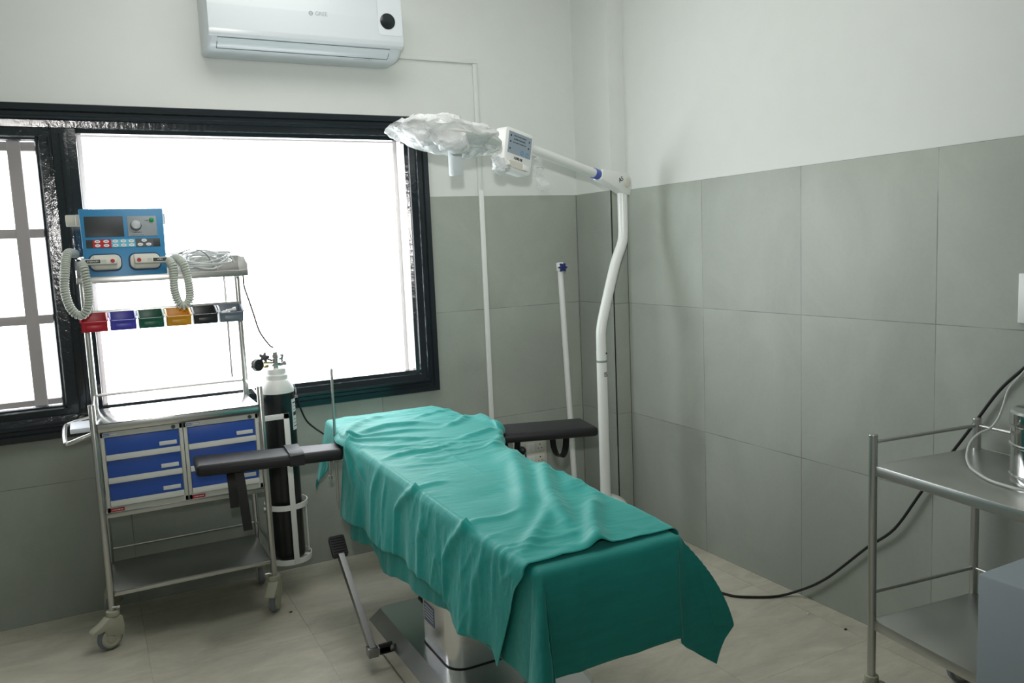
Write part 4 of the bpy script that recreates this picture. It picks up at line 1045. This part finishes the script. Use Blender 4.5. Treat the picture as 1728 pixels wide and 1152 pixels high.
def wrap(z0, z1, a0, a1, mt, parent, name, r=R_+.0008, n=14):
    rows = []
    for z in (z0, z1): rows.append([(HX+r*math.cos(math.radians(a0+(a1-a0)*k/n)), HY+r*math.sin(math.radians(a0+(a1-a0)*k/n)), z) for k in range(n+1)])
    return put(name, M().grid(rows), mt, parent)
lbp = wrap(.755, .895, -50, 15, MT['label'], O, 'paper_label')
for k, (z, h_) in enumerate(((.875,.006),(.86,.004),(.845,.004),(.82,.016),(.80,.005),(.785,.004),(.77,.004))): wrap(z, z+h_, -44, 10, MT['light_ink' if k % 3 else 'ink'], lbp, 'label_print', R_+.0014)
put('seal_tag', M().tube([(HX+.066,HY-.02,.965),(HX+.076,HY-.022,.93),(HX+.074,HY-.024,.905)], .003, 6, smooth=5).box(HX+.068, HX+.082, HY-.03, HY-.02, .895, .905, .002), MT['clear'], O)
m = M().tube([(-1.76,-.02,.93),(-1.745,-.045,.885),(-1.735,-.052,.84),(-1.722,-.05,.79),(-1.70,-.05,.735),(-1.665,-.055,.695),(-1.63,-.07,.665),(-1.56,-.09,.60),(-1.50,-.10,.45),(-1.45,-.10,.2),(-1.40,-.11,.012),(-1.25,-.12,.006)], .0042, 8, smooth=8)
tag(put('power_cable', m, MT['black'], None), 'black cable dropping from the window sill behind the head of the table', 'cable')

# ------------------------------------------------------------------ instrument trolley on the side wall
ang = math.radians(-6.5)
Q = thing('instrument_trolley', 'stainless steel two-shelf trolley standing against the side wall', 'trolley', (-.485, -2.285, 0), ang)
QM = WM[Q.name]
def qp(name, mb, mat, parent=Q, a=35): return put(name, mb.xf(QM), mat, parent, a)
QW, QL = .437, .62
for x in (0, QW):
    for y in (0, -QL):
        qp('post', M().cyl((x,y,.12),(x,y,.905), .0127, seg=24).cyl((x,y,.903),(x,y,.909), .0135, seg=24, bev=.002), MT['steel'])
        tw = Matrix.Translation((x, y, 0)) @ Matrix.Rotation(-PI/2-.25 if x > 0 else .5, 4, 'Z')
        m = M().cyl((0,0,.106),(0,0,.128), .022, seg=20, bev=.003).box(-.02, .02, -.035, .022, .098, .108, .003).box(-.021, -.015, -.062, .012, .04, .104, .002).box(.015, .021, -.062, .012, .04, .104, .002)
        c = qp('caster', m.xf(tw), MT['caster'])
        qp('tyre', M().cyl((-.012,-.036,.05),(.012,-.036,.05), .05, seg=32, bev=.006).xf(tw), MT['grey_rubber'], c)
        qp('wheel_hub', M().cyl((-.0145,-.036,.05),(.0145,-.036,.05), .036, seg=28, bev=.003).xf(tw), MT['caster'], c)
def shelf(z, name):
    m = M().box(0.0, QW, -QL, 0, z-.003, z, .001)
    for a in ((-.003,.0,-QL,0),(QW,QW+.003,-QL,0),(0,QW,-.003,.0),(0,QW,-QL,-QL+.003)): m.box(a[0], a[1], a[2], a[3], z-.032, z, .001)
    return qp(name, m, MT['steel_h'])
lab(shelf(.812, 'shelf'), 'upper shelf'); lab(shelf(.315, 'shelf'), 'lower shelf')
for z in (.885, .402):
    qp('rail', M().cyl((0,0,z),(QW,0,z), .006), MT['steel']); qp('rail', M().cyl((QW,0,z),(QW,-QL,z), .006), MT['steel'])
    qp('rail', M().cyl((0,-QL,z),(QW,-QL,z), .006), MT['steel'])
# sterilising drum
DC = (-.262, -2.70); DR_ = .112
DU = thing('sterilising_drum', 'shiny steel sterilising drum standing on the trolley by the side wall', 'drum', (DC[0], DC[1], .8125))
put('drum_body', M().lathe([(0,0),(.108,0),(DR_,.004),(DR_,.022),(DR_+.003,.025),(DR_,.03),(DR_,.105),(DR_+.004,.108),(DR_+.004,.113),(DR_,.116),(DR_,.17),(0,.17)], (DC[0],DC[1],.8125), 56), MT['chrome'], DU, 30)
put('drum_lid', M().lathe([(0,.165),(DR_+.003,.165),(DR_+.004,.17),(DR_+.003,.20),(DR_-.004,.206),(.05,.212),(0,.213)], (DC[0],DC[1],.8125), 56), MT['chrome'], DU, 30)
put('lid_handle', M().tube([(DC[0]-.04,DC[1],1.022),(DC[0]-.035,DC[1],1.045),(DC[0]+.035,DC[1],1.045),(DC[0]+.04,DC[1],1.022)], .005, 8, smooth=5), MT['steel'], DU)
m = M().tube([(-.36,-2.82,.819),(-.398,-2.70,.8185),(-.397,-2.647,.8185),(-.382,-2.588,.8185),(-.345,-2.53,.8185),(-.300,-2.475,.8195),(-.262,-2.44,.838),(-.232,-2.43,.872),(-.198,-2.435,.897),(-.172,-2.455,.915),(-.160,-2.47,.945),(-.152,-2.48,.985),(-.135,-2.485,1.035),(-.08,-2.49,1.075),(-.03,-2.52,1.15),(-.02,-2.53,1.22)], .0037, 8, smooth=8)
tag(put('white_cord', m, MT['cord'], None), 'white cord curling over the upper trolley shelf beside the steel drum', 'cord')
m = M().tube([(-.95,-1.15,.006),(-.6,-1.22,.006),(-.36,-1.31,.006),(-.284,-1.35,.006),(-.252,-1.414,.006),(-.19,-1.465,.006),(-.133,-1.499,.006),(-.075,-1.52,.008),(-.03,-1.555,.028),(-.022,-1.63,.078),(-.02,-1.712,.145),(-.02,-1.80,.232),(-.02,-1.895,.328),(-.022,-2.01,.433),(-.02,-2.116,.60),(-.02,-2.20,.725),(-.02,-2.297,.869),(-.018,-2.383,1.001),(-.016,-2.461,1.086),(-.014,-2.52,1.15),(-.0135,-2.54,1.23)], .0052, 10, smooth=6)
tag(put('power_cable', m, MT['rubber'], None), 'black cable lying on the floor and climbing the side wall behind the trolley', 'cable')

# grey cabinet at the edge of the photo
U = thing('bedside_cabinet', 'plain blue-grey metal cabinet in front of the side-wall trolley', 'cabinet', (-.70, -3.12, 0))
put('carcass', M().box(-.858, -.60, -3.38, -2.863, .06, .75, .005), MT['cabinet'], U)
put('door', M().box(-.852, -.606, -3.398, -3.381, .08, .735, .003), MT['cabinet'], U)
put('plinth', M().box(-.84, -.62, -3.36, -2.88, 0, .061), MT['black'], U)

# crumbs on the floor
for k, (x, y, mt, l) in enumerate(((-.118,-1.69,'white','white chip of paint on the floor by the side wall'), (-.10,-1.86,'ink','dark speck on the floor next to the trolley leg'), (-.63,-1.72,'ink','dark speck on the floor beside the hanging drape corner'), (-1.93,-.50,'ink','dark speck on the floor before the gas cylinder'))):
    b = M().prism([(.007*math.cos(a)*(1+.3*math.sin(3*a)), .005*math.sin(a)) for a in [j*PI/4 for j in range(8)]], (0,0,.004), (x, y, 0), bev=.001)
    tag(put('floor_chip', b, MT[mt], None), l, 'chip')

# ------------------------------------------------------------------ light
W = bpy.data.worlds.new('sky'); S.world = W; W.use_nodes = True
bg_ = W.node_tree.nodes['Background']; bg_.inputs[0].default_value = (.93, .97, 1, 1); bg_.inputs[1].default_value = 8.0
pl = bpy.data.lights.new('window_portal', 'AREA'); pl.shape = 'RECTANGLE'; pl.size = 2.4; pl.size_y = 1.34; pl.cycles.is_portal = True
po = bpy.data.objects.new('window_portal', pl); C.objects.link(po); po.location = (-2.23, .22, 1.495); po.rotation_euler = (-PI/2, 0, 0)
# unseen glowing panel added in place of flash bounced off the ceiling
CL = thing('ceiling_fill_panel', 'square unseen ceiling panel added to fill in for bounced flash', 'lamp', (-1.8, -1.3, RZ1-.03))
put('fill_panel_housing', M().box(-2.43, -1.17, -1.93, -.67, RZ1-.03, RZ1-.0005, .004), MT['white'], CL)
em, nt, b_ = newmat('fill_panel_glow'); b_.inputs['Emission Color'].default_value = (1, .99, .955, 1); b_.inputs['Emission Strength'].default_value = 3.7
put('fill_panel_face', M().box(-2.4, -1.2, -1.9, -.7, RZ1-.034, RZ1-.0295), em, CL)
fl = bpy.data.lights.new('camera_flash', 'SPOT'); fl.spot_size = math.radians(84); fl.spot_blend = 1; fl.energy = 190; fl.shadow_soft_size = .03; fl.color = (1, .98, .95)
fo = bpy.data.objects.new('camera_flash', fl); C.objects.link(fo); fo.location = (-2.60, -3.95, 1.74); fo.rotation_euler = (V((-.6, 0, 2.5))-V((-2.60, -3.95, 1.74))).to_track_quat('-Z', 'Y').to_euler()

# ------------------------------------------------------------------ camera
cam = bpy.data.cameras.new('camera'); co = bpy.data.objects.new('camera', cam); C.objects.link(co)
cam.sensor_fit = 'HORIZONTAL'; cam.sensor_width = 36; cam.lens = 36*1379.32/1728; cam.clip_start = .05
co.matrix_world = Matrix.Translation((-2.5896, -3.9639, 1.5299)) @ Matrix.Rotation(-.4773, 4, 'Z') @ Matrix.Rotation(1.4549, 4, 'X') @ Matrix.Rotation(-.0428, 4, 'Z')
S.camera = co
S.view_settings.view_transform = 'Standard'; S.view_settings.look = 'None'; S.view_settings.gamma = 1; S.view_settings.use_curve_mapping = False
S.view_settings.exposure = 0.0
